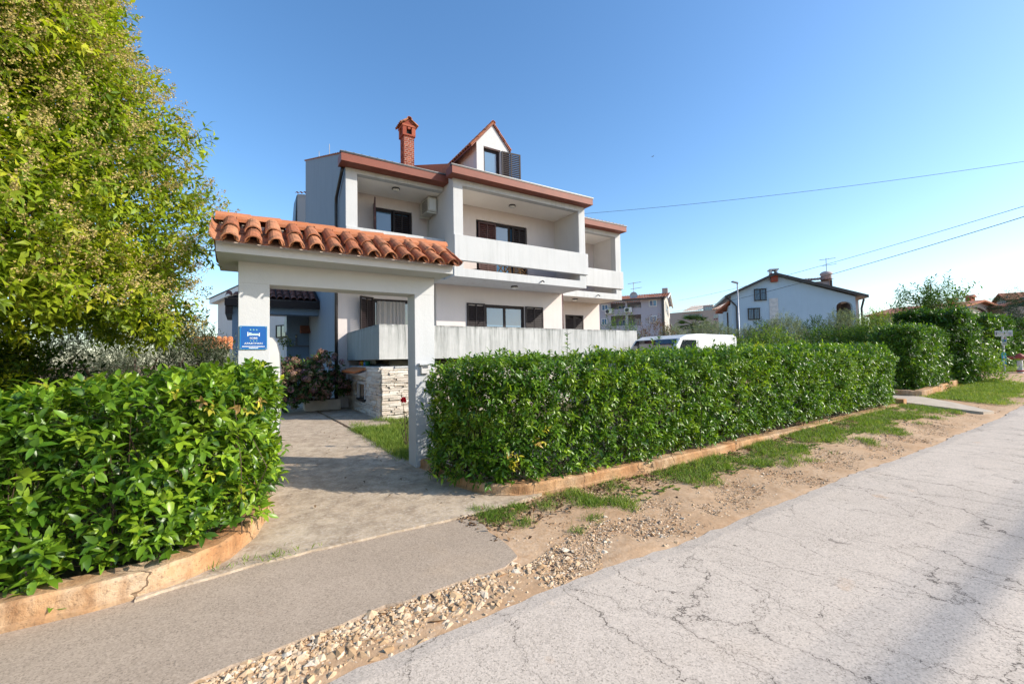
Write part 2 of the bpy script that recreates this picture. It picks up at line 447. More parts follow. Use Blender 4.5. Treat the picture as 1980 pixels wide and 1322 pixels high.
def gravel_mat():
    g = G('limestone_gravel'); geo = g.n('ShaderNodeNewGeometry')
    col = g.ramp(geo.outputs['Random Per Island'], [(0, (.40, .25, .13)), (.35, (.52, .36, .215)), (.75, (.60, .45, .30)), (1, (.64, .54, .42))])
    col = g.mix(g.rng(g.noise(60, 3), .5, .7, 0, .5), col, (.40, .25, .14))
    return g.done(col, .92, g.bump(g.noise(90, 4), .4, .005), .15)
M['gravel'] = gravel_mat()

def leaf_mat(name, gloss=.38, trans=.28, tint=(1.25, 1.3, .6), spec=.5):
    g = G(name)
    at = g.n('ShaderNodeAttribute', attribute_name='lc')
    n = g.noise(60, 2)
    col = g.mix(g.rng(n, .35, .7, 0, .22), at.outputs['Color'], (.02, .05, .01))
    g.done(col, gloss, None, spec)
    tr = g.n('ShaderNodeBsdfTranslucent')
    tc = g.mix(1.0, at.outputs['Color'], tint, 'MULTIPLY')
    g.l(tc, tr.inputs[0])
    mx = g.n('ShaderNodeMixShader'); mx.inputs[0].default_value = trans
    g.l(g.b.outputs[0], mx.inputs[1]); g.l(tr.outputs[0], mx.inputs[2]); g.l(mx.outputs[0], g.out.inputs[0])
    return g.m
M['leaf'] = leaf_mat('glossy_laurel_leaf', .36, .32, spec=.5)
M['leaf_tree'] = leaf_mat('privet_leaf', .45, .45, spec=.35)
M['leaf_matt'] = leaf_mat('matt_leaf', .6, .3, spec=.25)
M['petal'] = leaf_mat('dry_petal', .8, .3, (1, 1, 1), .1)
M['grass'] = leaf_mat('grass_blade', .55, .35, spec=.3)
M['litter'] = leaf_mat('dry_leaf', .8, .15, (1, 1, 1), .2)

# ------------------------------------------------------------------ foliage with numpy
def nrm(a): return a / np.maximum(np.linalg.norm(a, axis=-1, keepdims=True), 1e-9)
def fnoise(p, s=1.0, seed=0.0):
    x, y, z = p[..., 0] * s + seed, p[..., 1] * s + seed * 1.7, p[..., 2] * s - seed
    return (np.sin(1.7 * x + 1.3 * np.sin(1.1 * y + z)) + np.sin(2.3 * y + 1.7 * np.sin(1.9 * z - x)) + np.sin(2.9 * z + 1.1 * np.sin(2.3 * x + 1.3 * y)) + .6 * np.sin(4.7 * x - 3.9 * y + 4.1 * z)) / 3.6
class Acc:
    def __init__(s): s.V, s.T, s.C, s.n = [], [], [], 0
    def add(s, V, T, C):
        s.V.append(V.reshape(-1, 3)); s.T.append(T.reshape(-1, 3) + s.n); s.C.append(C.reshape(-1, 3)); s.n += s.V[-1].shape[0]
    def mesh(s, name, mat, o=(0, 0, 0), smooth=True):
        V = np.concatenate(s.V) - np.array(o, dtype=float); T = np.concatenate(s.T).astype(np.int32); C = np.concatenate(s.C)
        me = bpy.data.meshes.new(name)
        me.vertices.add(len(V)); me.vertices.foreach_set('co', V.astype(np.float32).ravel())
        me.loops.add(T.size); me.loops.foreach_set('vertex_index', T.ravel())
        me.polygons.add(len(T)); me.polygons.foreach_set('loop_start', np.arange(0, T.size, 3, dtype=np.int32))
        me.polygons.foreach_set('use_smooth', np.full(len(T), smooth))
        at = me.attributes.new('lc', 'FLOAT_COLOR', 'POINT')
        at.data.foreach_set('color', np.concatenate([np.clip(C, 0, 1), np.ones((len(C), 1))], 1).astype(np.float32).ravel())
        me.update(calc_edges=True); me.validate(); me.materials.append(mat)
        return me
    def build(s, name, mat, parent=None, smooth=True, kind='stuff', label=None):
        o = link(bpy.data.objects.new(name, s.mesh(name, mat, off(parent), smooth)), parent)
        if kind: o['kind'] = kind
        if label: o['label'] = label
        return sub(o, parent) if parent is not None else o
HI = (np.array([[0, 0], [.4, 0], [.75, 0], [1, 0], [.28, .5], [.65, .42], [.28, -.5], [.65, -.42]]),
      np.array([[0, 4, 1], [1, 4, 5], [1, 5, 2], [2, 5, 3], [0, 1, 6], [1, 7, 6], [1, 2, 7], [2, 3, 7]]))
MID = (np.array([[0, 0], [.5, 0], [1, 0], [.42, .5], [.42, -.5]]), np.array([[0, 3, 1], [1, 3, 2], [0, 1, 4], [1, 2, 4]]))
LO = (np.array([[0, 0], [.45, .5], [1, 0], [.45, -.5]]), np.array([[0, 1, 2], [0, 2, 3]]))
def leaves(acc, P, D, N, L, W, C, tpl=HI, fold=.35, droop=.25):
    D = nrm(D); Sd = nrm(np.cross(D, N)); N = np.cross(Sd, D)
    n = len(P); L = np.broadcast_to(np.asarray(L, float), (n,)); W = np.broadcast_to(np.asarray(W, float), (n,))
    uv, tr = tpl; u, v = uv[:, 0], uv[:, 1]
    h = fold * np.abs(v)[None] * W[:, None] - droop * (u ** 2)[None] * L[:, None]
    V = P[:, None] + D[:, None] * (u[None] * L[:, None])[..., None] + Sd[:, None] * (v[None] * W[:, None])[..., None] + N[:, None] * h[..., None]
    k = len(uv)
    T = tr[None] + (np.arange(n) * k)[:, None, None]
    acc.add(V, T, np.repeat(C[:, None], k, 1))
def stems(acc, A, B, ra, rb, C):
    D = nrm(B - A); U = nrm(np.cross(D, np.array([.3, .2, .93]))); W = np.cross(D, U); n = len(A)
    ra = np.broadcast_to(np.asarray(ra, float), (n,))[:, None]; rb = np.broadcast_to(np.asarray(rb, float), (n,))[:, None]
    V = np.zeros((n, 6, 3))
    for k in range(3):
        o = U * math.cos(2.094 * k) + W * math.sin(2.094 * k)
        V[:, k] = A + o * ra; V[:, 3 + k] = B + o * rb
    T = np.array([[0, 1, 4], [0, 4, 3], [1, 2, 5], [1, 5, 4], [2, 0, 3], [2, 3, 5]])[None] + (np.arange(n) * 6)[:, None, None]
    acc.add(V, T, np.broadcast_to(np.asarray(C, float), (n, 3))[:, None].repeat(6, 1))
def palette(n, cols, w, P=None, ns=1.2, jit=.22):
    cols = np.array(cols, float); w = np.array(w, float) / sum(w)
    q = rng.random(n)
    if P is not None: q = np.clip(q * .7 + .3 * (.5 + .5 * fnoise(P, ns, 3.1)), 0, .999)
    idx = np.searchsorted(np.cumsum(w), q).clip(0, len(cols) - 1)
    return cols[idx] * (1 + jit * (rng.random((n, 1)) * 2 - 1))
def sprigs(acc, B, D, k, slen, L, W, cols, w, tpl=HI, stem_c=(.10, .12, .03), spread=.9, fold=.35, droop=.25, stem_r=.0022, ltop=1.0, keep=None):
    """shoots from base points B along D, each with k leaves set round the stem; keep(i) collects single leaves instead"""
    n = len(B); D = nrm(D); sl = slen * (.7 + .6 * rng.random(n))
    ref = nrm(rng.normal(size=(n, 3))); U = nrm(np.cross(D, ref)); V = np.cross(D, U)
    if stem_r: stems(acc, B, B + D * sl[:, None], stem_r, stem_r * .5, stem_c)
    scol = palette(n, cols, w, B)
    out = []
    for i in range(k):
        t = (i + .6) / k; a = i * 2.4 + rng.random(n) * .8
        rad = U * np.cos(a)[:, None] + V * np.sin(a)[:, None]
        P = B + D * (sl * t)[:, None]
        up = .25 + .75 * t
        LD = nrm(rad * spread + D * up + rng.normal(size=(n, 3)) * .18 + np.array([0, 0, .08]))
        N = nrm(np.array([0, 0, 1.0]) * .9 + D * .6 + rng.normal(size=(n, 3)) * .35)
        l = L * (.65 + .55 * rng.random(n)) * (ltop if i == k - 1 else 1); ww = W * l / L * (.85 + .3 * rng.random(n))
        C = scol * (.8 + .4 * rng.random((n, 1)))
        if keep is not None:
            m = keep(P)
            for j in np.nonzero(m)[0]: out.append((P[j], LD[j], N[j], l[j], ww[j], C[j]))
            m = ~m
            leaves(acc, P[m], LD[m], N[m], l[m], ww[m], C[m], tpl, fold, droop)
        else:
            leaves(acc, P, LD, N, l, ww, C, tpl, fold, droop)
    return out
def inpoly(poly, x, y):
    c = np.zeros(len(x), bool); n = len(poly)
    for i in range(n):
        (x1, y1), (x2, y2) = poly[i], poly[i - 1]
        with np.errstate(divide='ignore', invalid='ignore'):
            c ^= ((y1 > y) != (y2 > y)) & (x < (x2 - x1) * (y - y1) / (y2 - y1) + x1)
    return c
def hedge_surface(poly, dens, z0, z1, vis=lambda x, y: True, top_dens=None, rr=.18):
    """random points and outward normals on the clipped body standing on polygon poly (ccw)"""
    P, N = [], []
    for i in range(len(poly)):
        a, b = np.array(poly[i], float), np.array(poly[(i + 1) % len(poly)], float)
        ln = np.linalg.norm(b - a)
        if ln < 1e-6: continue
        t = (b - a) / ln; nn = np.array([t[1], -t[0]])
        mid = (a + b) / 2
        dd = dens if vis(*mid) else dens * .18
        k = rng.poisson(dd * ln * (z1 - z0))
        s = rng.random(k); xy = a + np.outer(s, b - a); z = z0 + (z1 - z0) * rng.random(k)
        f = np.clip((z - (z1 - rr)) / rr, 0, 1)
        xy = xy - nn * (f ** 2 * rr * .6)[:, None]
        P.append(np.column_stack([xy, z])); N.append(np.column_stack([np.repeat(nn[None], k, 0) * (1 - .5 * f)[:, None], .15 + f * .8]))
    pa = np.array(poly); lo, hi = pa.min(0), pa.max(0)
    k = rng.poisson((top_dens or dens) * np.prod(hi - lo))
    x = lo[0] + (hi[0] - lo[0]) * rng.random(k); y = lo[1] + (hi[1] - lo[1]) * rng.random(k)
    q = inpoly([tuple(p) for p in poly], x, y)
    P.append(np.column_stack([x[q], y[q], np.full(q.sum(), z1)])); N.append(np.repeat([[0, 0, 1.0]], q.sum(), 0) + rng.normal(size=(q.sum(), 3)) * .15)
    return np.concatenate(P), nrm(np.concatenate(N))
GREENS = [(.026, .070, .008), (.065, .15, .011), (.135, .25, .016), (.25, .37, .024), (.42, .46, .04), (.46, .30, .06)]
def make_hedge(name, label, poly, z0, z1, dens, L, W, k, tpl=HI, w=(.18, .33, .28, .15, .05, .01), vis=lambda x, y: True, top_dens=None, lump=.05, twigs=300, shoots=40, zfun=None, keep=None, gap=.28, slen=.12, inner=1.0, mat='leaf', shoot_h=.22):
    c = np.mean(np.array(poly), 0)
    t = thing(name, label, 'hedge', (c[0], c[1], z0))
    acc = Acc()
    P, N = hedge_surface(poly, dens, z0, z1, vis, top_dens)
    g = fnoise(P, 3.2, 1.0) * .5 + fnoise(P, 7.5, 5.0) * .5
    m = (g > -gap - .25) | (rng.random(len(P)) < .22)
    P, N = P[m], N[m]
    P = P + N * (lump * fnoise(P, 2.3, 2.0) + lump * .8 * fnoise(P, 6, 4.0))[:, None] - N * (rng.random(len(P)) ** 1.6 * .13)[:, None]
    if zfun is not None: P[:, 2] += zfun(P[:, 0])
    D = N * .95 + np.array([0, 0, .32]) + rng.normal(size=P.shape) * .45
    singles = sprigs(acc, P, D, k, slen, L, W, GREENS, w, tpl, keep=keep) or []
    # shaded inner leaves and twigs
    m = rng.random(len(P)) < .6 * inner
    Pi = P[m] - N[m] * (.10 + .28 * rng.random(m.sum()))[:, None]
    sprigs(acc, Pi, rng.normal(size=Pi.shape) + np.array([0, 0, .4]), max(3, k - 2), slen, L, W, GREENS, w, LO if tpl is LO else MID)
    # upright shoots over the clipped top
    top = np.nonzero(N[:, 2] > .8)[0]
    if len(top) and shoots:
        s = rng.choice(top, min(shoots, len(top)), replace=False)
        sprigs(acc, P[s] - np.array([0, 0, .05]), np.array([0, 0, 1.0]) + rng.normal(size=(len(s), 3)) * .16, 9, shoot_h, L, W * .85, GREENS, (.02, .1, .3, .4, .16, .02), tpl, spread=.75)
    acc.build('foliage', M[mat], t)
    tw = Acc()
    x = rng.choice(len(P), twigs)
    A = P[x].copy(); A = A * .75 + np.array([c[0], c[1], z0]) * 0 + .25 * A; A[:, :2] -= N[x, :2] * .38; A[:, 2] = z0 + (z1 - z0) * .05 * rng.random(twigs)
    mid = (A + P[x]) / 2 + rng.normal(size=A.shape) * .08
    B = P[x] - N[x] * .06
    stems(tw, A, mid, .006, .004, (.10, .066, .045)); stems(tw, mid, B, .004, .002, (.11, .075, .05))
    tw.build('branches', M['leaf_matt'], t, smooth=False)
    return t, singles

# ------------------------------------------------------------------ terrain
def hg(x):
    x = np.asarray(x, float)
    return .064 * np.log1p(np.exp(np.clip((x - 12) / 2, -30, 30)))
def hz(x): return float(hg(x))
def verge(x, y):      # the verge soil climbs towards the top of the kerb further along
    x, y = np.asarray(x, float), np.asarray(y, float)
    s = np.clip((x - 4) / 6, 0, 1); t = np.clip((y - 2.3) / 1.2, 0, 1) * np.clip((7.5 - y) / 1.0, 0, 1)
    return .11 * s * s * (3 - 2 * s) * t
xs = np.concatenate([[-900, -400, -150, -60, -25, -12], np.arange(-7, 30.01, .2), [34, 40, 55, 80, 130, 220, 400, 900]])
ys = np.concatenate([[-900, -300, -100, -40, -15, -8], np.arange(-5, 9.01, .15), [11, 13, 16, 20, 26, 35, 60, 120, 250, 500, 900]])
GXm, GYm = np.meshgrid(xs, ys, indexing='ij')
Zg = hg(np.clip(GXm, None, 60)) + verge(GXm, GYm)
rough_m = (GYm > 2.3) & (GYm < 3.9) & (GXm > 1.6) & (GXm < 30)
Zg = Zg + np.where(rough_m, .022 * fnoise(np.stack([GXm, GYm, GXm * 0], -1), 3.0) + .012 * fnoise(np.stack([GXm, GYm, GXm * 0], -1), 8.0, 2.0), 0)
Zg = Zg - np.where((GYm < 2.15) & (GYm > -4), .06, 0) - np.where((GYm > 9.1), .0, 0)
nx, ny = len(xs), len(ys)
gm = MB()
gm.v = [(float(a), float(b), float(c)) for a, b, c in zip(GXm.ravel(), GYm.ravel(), Zg.ravel())]
gm.f = [(i * ny + j, (i + 1) * ny + j, (i + 1) * ny + j + 1, i * ny + j + 1) for i in range(nx - 1) for j in range(ny - 1)]
go = gm.build('ground', M['ground'], smooth=True); tag(go, kind='structure')
def sheet(name, poly, z, mat, hfun=True, thick=0.0, label=None, wob=0.0, follow=False):
    """flat slab sheet over the terrain, its outline densified and slightly ragged"""
    pts = []
    for i in range(len(poly)):
        a, b = Vector(poly[i]), Vector(poly[(i + 1) % len(poly)])
        n = max(1, int((b - a).length / (.12 if wob else .8)))
        for k in range(n): pts.append(a.lerp(b, k / n))
    if wob:
        w = rng.normal(size=(len(pts), 2)) * wob
        pts = [p + Vector((float(w[i, 0]), float(w[i, 1]))) for i, p in enumerate(pts)]
    bm = bmesh.new()
    vs_ = [bm.verts.new((p.x, p.y, 0)) for p in pts]
    bm.faces.new(vs_)
    if thick:
        lo_ = [bm.verts.new((p.x, p.y, -thick)) for p in pts]
        for i in range(len(pts)):
            k = (i + 1) % len(pts); bm.faces.new((vs_[i], lo_[i], lo_[k], vs_[k]))
    bmesh.ops.recalc_face_normals(bm, faces=bm.faces)
    bmesh.ops.triangulate(bm, faces=bm.faces)
    for v in bm.verts: v.co.z += z + (hz(min(v.co.x, 60)) if hfun else 0) + (float(verge(v.co.x, v.co.y)) if follow else 0)
    me = bpy.data.meshes.new(name); bm.to_mesh(me); bm.free(); me.materials.append(mat)
    me.update()
    if max(me.polygons, key=lambda p: p.area).normal.z < 0: me.flip_normals()
    o = link(bpy.data.objects.new(name, me)); tag(o, label, kind='structure'); return o

# road: strip mesh following the gentle rise, ragged verge edge
rb = MB()
xr = np.concatenate([np.arange(-9, 30, .12), np.arange(30, 90, 2.0)])
edge = 2.235 + .018 * np.sin(xr * 1.3) + .012 * np.sin(xr * 3.1 + 1) + .011 * rng.normal(size=len(xr)) - .06 * np.clip((xr - 6) / 6, 0, 1) - .1 * np.clip((1.2 - xr) / 1.5, 0, 1)
for i, x in enumerate(xr):
    z = hz(min(x, 60)) + .012
    rb.v += [(float(x), -6.5, z), (float(x), 0.0, z + .02), (float(x), float(edge[i]) - .12, z + .012), (float(x), float(edge[i]), z), (float(x), float(edge[i]) + .01, z - .09)]
for i in range(len(xr) - 1):
    for j in range(4):
        a = i * 5 + j; rb.f.append((a, a + 5, a + 6, a + 1))
tag(rb.build('road', M['road']), kind='structure')
# side street joining further along
sheet('side_street', [(21.6, 2.1), (26.2, 2.1), (25.6, 4.0), (25.5, 14), (22.1, 14), (22.0, 4.4)], .022, M['road'])
# asphalt patch in front of the gate
sheet('asphalt_patch', [(-9, 2.35), (-1.2, 2.46), (-.18, 2.55), (.6, 2.64), (1.6, 2.66), (1.75, 2.74), (1.8, 3.1), (1.83, 3.55), (1.74, 3.66), (.84, 3.69), (.1, 3.71), (-.54, 3.61), (-9, 3.62)], .022, M['apron'], thick=.06, wob=.012)
# concrete drive
sheet('driveway', [(-.56, 3.58), (.1, 3.70), (.84, 3.69), (1.78, 3.675), (2.39, 3.73), (2.75, 3.80), (2.6, 4.4), (2.5, 5.3), (2.5, 5.9), (2.12, 6.1), (2.03, 8), (1.95, 9.68), (1.80, 14.7), (1.75, 22), (-1.6, 22), (-1.4, 9.5), (-.6, 6.2), (-.3, 5.0), (-.6, 4.2)], .038, M['drive'], thick=.10, wob=.006)
sheet('side_slab', [(2.02, 9.70), (2.6, 9.66), (2.9, 9.95), (2.95, 10.6), (2.95, 16), (1.86, 16), (1.885, 14.7)], .043, M['drive'], thick=.08)
sheet('lawn_soil', [(2.14, 6.05), (9, 5.4), (14.2, 5.4), (14.2, 10.5), (3.0, 10.5), (2.6, 9.62), (2.0, 9.62), (2.05, 8)], .03, M['lawn_soil'])
sheet('garden_soil', [(-9, 3.8), (-.5, 3.9), (-.35, 5.0), (-.65, 6.2), (-1.45, 9.5), (-1.6, 20), (-9, 20)], .03, M['lawn_soil'])
sheet('footpath', [(13.6, 2.45), (13.95, 2.35), (15.3, 3.9), (15.3, 9), (13.72, 9), (13.72, 3.75)], .055, M['path'], thick=.14, follow=True)

# ------------------------------------------------------------------ kerbs (low concrete edging walls)
def kerb_wall(name, label, line, w, z0, z1, hf=True):
    t = thing(name, label, 'low wall', (line[0][0], line[0][1], 0))
    pts = [Vector(p) for p in line]
    # resample and smooth
    for _ in range(2):
        q = [pts[0]]
        for a, b in zip(pts[:-1], pts[1:]): q += [a.lerp(b, .25), a.lerp(b, .75)]
        q.append(pts[-1]); pts = q
    mb = MB()
    for i, p in enumerate(pts):
        tg = (pts[min(i + 1, len(pts) - 1)] - pts[max(i - 1, 0)]).normalized(); n = Vector((-tg.y, tg.x))
        h = hz(p.x) if hf else 0
        j = .008 * math.sin(i * 2.1) + .005 * math.sin(i * 5.3)
        o_, i_ = p, p + n * w
        lp_ = .016 + .008 * math.sin(i * 1.3)
        mb.v += [(o_.x - n.x * lp_, o_.y - n.y * lp_, h + z0), (o_.x - n.x * lp_, o_.y - n.y * lp_, h + .045 + j), (o_.x, o_.y, h + .055 + j), (o_.x + n.x * j, o_.y + n.y * j, h + z1 - .02), (o_.x + n.x * .02, o_.y + n.y * .02, h + z1 + j * .5), (i_.x, i_.y, h + z1 + j * .5), (i_.x, i_.y, h + z0)]
    for i in range(len(pts) - 1):
        for k in range(6):
            a = i * 7 + k; mb.f.append((a, a + 7, a + 8, a + 1))
    mb.f += [tuple(range(7)), tuple((len(pts) - 1) * 7 + k for k in range(6, -1, -1))]
    o = mb.build('kerb', M['kerb'], t)
    return t
kerb_wall('kerb_wall', 'orange stained concrete edging curving under the left hedge by the driveway', [(-9, 3.60), (-2.5, 3.60), (-.95, 3.60), (-.55, 3.61), (-.26, 3.73), (-.06, 3.93), (.1, 4.3), (.19, 4.69), (.23, 5.0), (.235, 5.62)], .20, -.08, .175)
kerb_wall('kerb_wall', 'long orange stained concrete edging under the long right hedge', [(2.05, 5.64), (2.07, 5.28), (2.10, 4.7), (2.13, 4.34), (2.28, 3.99), (2.64, 3.82), (3.1, 3.775), (3.9, 3.74), (4.8, 3.71), (7.2, 3.73), (10, 3.75), (13.5, 3.77)], .17, -.1, .15)
kerb_wall('kerb_wall', 'beige concrete edging beyond the footpath under the second hedge', [(15.35, 5.6), (15.34, 4.3), (15.36, 3.93), (15.6, 3.84), (17.2, 3.92), (19.0, 4.0), (21.0, 4.05)], .2, -.1, .30)
jn = MB()
jn.box(13.5, 13.72, 3.74, 3.98, 0, .33)
tag(jn.build('kerb_post', M['kerb'], bevel=.01), 'short square concrete stub ending the long edging beside the footpath', 'post')

# ------------------------------------------------------------------ entrance gate
YG = 5.67
gate = thing('entrance_gate', 'white rendered entrance arch with a small terracotta tiled roof', 'gate', (1.2, YG + .15, 0))
gp = MB().box(-.045, .262, YG, YG + .30, -.05, 2.41); gp.build('pillar', M['gate_white'], gate, bevel=.006)
gp = MB().box(2.00, 2.285, YG, YG + .30, -.05, 2.41); gp.build('pillar', M['gate_white'], gate, bevel=.006)
MB().box(-.047, 2.287, YG - .002, YG + .302, 2.40, 2.66).build('lintel', M['gate_white'], gate, bevel=.006)
MB().box(-.24, 2.40, YG - .40, YG + .70, 2.645, 2.765).build('roof_slab', M['gate_white'], gate, bevel=.006)
RY, RZ = YG + .15, 3.15     # ridge
EY, EZ = YG - .57, 2.705    # eave of the tiles
sl_ = math.atan2(RZ - EZ - .03, RY - EY)
bed = MB()
bed.prism([(YG - .505, 2.728), (RY, RZ - .04), (YG + .68, 2.767), (YG - .39, 2.767)], -.235, 2.395, 'x')
bed.build('mortar_bed', M['mortar'], gate)
def barrel(L, r0, r1, th=.011, n=8, a=math.pi * .94, concave=False, ridges=True):
    """tapered half-round tile lying along +y (r0 at the low end)"""
    mb = MB(); ends = []
    for (y, r) in ((0, r0), (L, r1)):
        o, i_ = [], []
        for k in range(n + 1):
            t = -a / 2 + a * k / n
            rr = r + (.002 * (k % 2) if ridges else 0)
            x, z = math.sin(t) * rr, math.cos(t) * rr
            x2, z2 = math.sin(t) * (r - th), math.cos(t) * (r - th)
            if concave: z, z2 = -z, -z2
            o.append((x, y, z)); i_.append((x2, y, z2))
        ends.append((o, i_))
    V = ends[0][0] + ends[1][0] + ends[0][1] + ends[1][1]; q = n + 1
    fs = []
    for k in range(n):
        fs += [(k, k + 1, q + k + 1, q + k), (2 * q + k, 3 * q + k, 3 * q + k + 1, 2 * q + k + 1), (k, 2 * q + k, 2 * q + k + 1, k + 1), (q + k, q + k + 1, 3 * q + k + 1, 3 * q + k)]
    fs += [(0, q, 3 * q, 2 * q), (n, 2 * q + n, 3 * q + n, q + n)]
    return mb.add(V, fs)
t_cov = barrel(.42, .080, .065).mesh('cover_tile', M['tile'], smooth=False)
t_cov2 = barrel(.40, .085, .071).mesh('upper_cover_tile', M['tile'], smooth=False)
t_pan = barrel(.42, .075, .088, concave=True, ridges=False).mesh('pan_tile', M['tile'], smooth=False)
t_rdg = barrel(.34, .098, .085, n=8, ridges=False).mesh('ridge_tile', M['tile_ridge'], smooth=False)
t_clo = MB().hexa([(-.052, 0, -.012), (.052, 0, -.012), (.052, .14, -.012), (-.052, .14, -.012), (-.05, .01, .022), (.05, .01, .022), (.05, .14, .022), (-.05, .14, .022)]).mesh('closure_tile', M['tile_ridge'])
X0, X1 = -.215, 2.42
NT = 13; pit = (X1 - X0) / NT
ex, ez = math.cos(sl_), math.sin(sl_)
for side in (1, -1):
    ey = EY if side == 1 else 2 * RY - EY
    rz_ = 0 if side == 1 else math.pi
    def up(s, dz=0): return (ey + side * (s * ex - dz * ez), EZ + s * ez + dz * ex)
    for i in range(NT):
        x = X0 + pit * (i + .5)
        j = lambda a: random.uniform(-a, a)
        y, z = up(j(.012), .028)
        inst('cover_tile', t_cov, gate, (x + j(.006), y, z), (sl_ * 1 + j(.02), 0, rz_ + j(.03)))
        y, z = up(.33 + j(.014), .036)
        inst('cover_tile', t_cov2, gate, (x + j(.006), y, z), (sl_ * 1 + j(.02), 0, rz_ + j(.03)))
    for i in range(NT + 1):
        x = X0 + pit * i
        for s in (.085, .40):
            y, z = up(s, .062)
            inst('pan_tile', t_pan, gate, (x, y, z), (sl_, 0, rz_))
        if side == 1 and i != 2 or side == -1:
            y, z = up(.665 + random.uniform(-.012, .012), .066)
            inst('closure_tile', t_clo, gate, (x, y, z), (sl_ + random.uniform(-.08, .08), 0, rz_ + random.uniform(-.06, .06)))
for i in range(9):
    inst('ridge_tile', t_rdg, gate, (X1 + .11 - i * .307, RY, RZ - .015 + .004 * (i % 2)), (random.uniform(-.012, .02), 0, math.pi / 2 + random.uniform(-.015, .015)))
# letter box in the right pillar
mbx = thing('mailbox', 'small white hooded letter box on the right gate pillar', 'mailbox', (2.12, YG, 1.38))
MB().box(2.04, 2.19, YG - .075, YG - .003, 1.425, 1.45).build('hood', M['gate_white'], mbx, bevel=.003)
MB().box(2.075, 2.185, YG - .045, YG - .003, 1.31, 1.425).build('box_body', M['wall_white'], mbx, bevel=.003)
MB().box(2.09, 2.17, YG - .05, YG - .044, 1.385, 1.40).build('slot', M['dark_grey'], mbx)

# blue lodging sign
sg = thing('lodging_sign', 'blue square lodging sign with white bed emblem screwed to the left gate pillar', 'sign', (.10, YG, 1.78))
x0, x1, z0, z1 = -.028, .236, 1.652, 1.915
MB().box(x0, x1, YG - .014, YG - .003, z0, z1).build('plate', M['blue_sign'], sg, bevel=.002)
bd = MB(); e = .0045; yf = YG - .0165
for a in ((x0, x1, z0, z0 + e), (x0, x1, z1 - e, z1), (x0, x0 + e, z0 + e, z1 - e), (x1 - e, x1, z0 + e, z1 - e)): bd.box(a[0], a[1], yf, YG - .013, a[2], a[3])
bd.build('border', M['sign_cyan'], sg)
for cx_, cz_ in ((x0 + .012, z0 + .012), (x1 - .012, z0 + .012), (x0 + .012, z1 - .012), (x1 - .012, z1 - .012)):
    MB().tube([(cx_, YG - .012, cz_), (cx_, YG - .018, cz_)], .005, 10).build('screw', M['grey_metal'], sg)
def text(body, size, x, z, mat, name='lettering', sx=1.0, ax='CENTER', y=YG - .0165, parent=None, rz=0.0, ext=.001):
    cu = bpy.data.curves.new(name, 'FONT'); cu.body = body; cu.size = size; cu.align_x = ax; cu.align_y = 'CENTER'; cu.extrude = ext
    tmp = bpy.data.objects.new(name, cu); COL.objects.link(tmp)
    me = bpy.data.meshes.new_from_object(tmp.evaluated_get(bpy.context.evaluated_depsgraph_get()))
    bpy.data.objects.remove(tmp); me.name = name; me.materials.clear(); me.materials.append(mat)
    o = bpy.data.objects.new(name, me)
    o.location = Vector((x, y, z)) - off(parent or sg); o.rotation_euler = (math.pi / 2, 0, rz); o.scale = (sx, 1, 1)
    return link(o, parent or sg)
mx_ = (x0 + x1) / 2
def star(mb, cx_, cz_, r):
    pts = [(cx_ + (r if k % 2 == 0 else r * .42) * math.sin(k * math.pi / 5), cz_ + (r if k % 2 == 0 else r * .42) * math.cos(k * math.pi / 5)) for k in range(10)]
    mb.prism(pts, YG - .0168, YG - .0135, 'y')
for k in (-1, 0, 1):
    s_ = MB(); star(s_, mx_ + k * .030, z1 - .042, .0115); s_.build('star', M['sign_green'], sg)
    s_ = MB(); star(s_, mx_ + k * .030, z1 - .167, .0085); s_.build('star', M['sign_green'], sg)
bed_ = MB(); zb = z1 - .092
bed_.box(mx_ - .060, mx_ - .052, yf, YG - .013, zb - .024, zb + .024); bed_.box(mx_ + .052, mx_ + .060, yf, YG - .013, zb - .024, zb + .016)
bed_.box(mx_ - .051, mx_ + .051, yf, YG - .013, zb - .012, zb - .005); bed_.box(mx_ - .051, mx_ + .051, yf, YG - .013, zb + .005, zb + .0075); bed_.box(mx_ - .048, mx_ - .02, yf, YG - .013, zb + .009, zb + .015)
bed_.build('bed_emblem', M['sign_white'], sg)
MB().box(mx_ - .049, mx_ + .049, yf, YG - .013, zb - .004, zb + .004).build('bed_cover', M['sign_green'], sg)
text('SOBE', .031, mx_, z1 - .138, M['sign_white'], sx=1.08)
text('APARTMAN', .030, mx_, z1 - .198, M['sign_white'], sx=1.13)
ln = MB(); xx = x0 + .022
while xx < x1 - .026:
    w_ = random.uniform(.004, .009); ln.box(xx, xx + w_, yf, YG - .013, z0 + .026, z0 + .036); xx += w_ + .0022
ln.build('small_print', M['sign_white'], sg)
MB().box(mx_ - .045, mx_ + .045, yf, YG - .013, z0 + .010, z0 + .017).build('small_print', M['sign_white'], sg)

# ------------------------------------------------------------------ the house
house = thing('house', 'three storey white house with stepped balconies, brown eaves and a brick chimney', 'house', (6, 13, 0))
XA, XB, XC, XD = 2.50, 5.56, 11.02, 14.87           # left wing | middle wing | right wing
FA, FB, FC = 12.85, 12.11, 13.95                     # balcony fronts
WA, WB, WC = 14.30, 13.60, 15.45                     # wall faces behind them
ZS, ZF, ZP0, ZP1, ZCE, ZB = 4.08, 4.35, 4.59, 5.39, 7.00, 7.19
ROOF_K = .38
def rz_at(y): return 7.62 + ROOF_K * (y - 12.9)          # left wing roof
def rz_mid(y): return 7.50 + ROOF_K * (y - 11.78)
def rz_right(y): return 7.50 + ROOF_K * (y - 13.55)

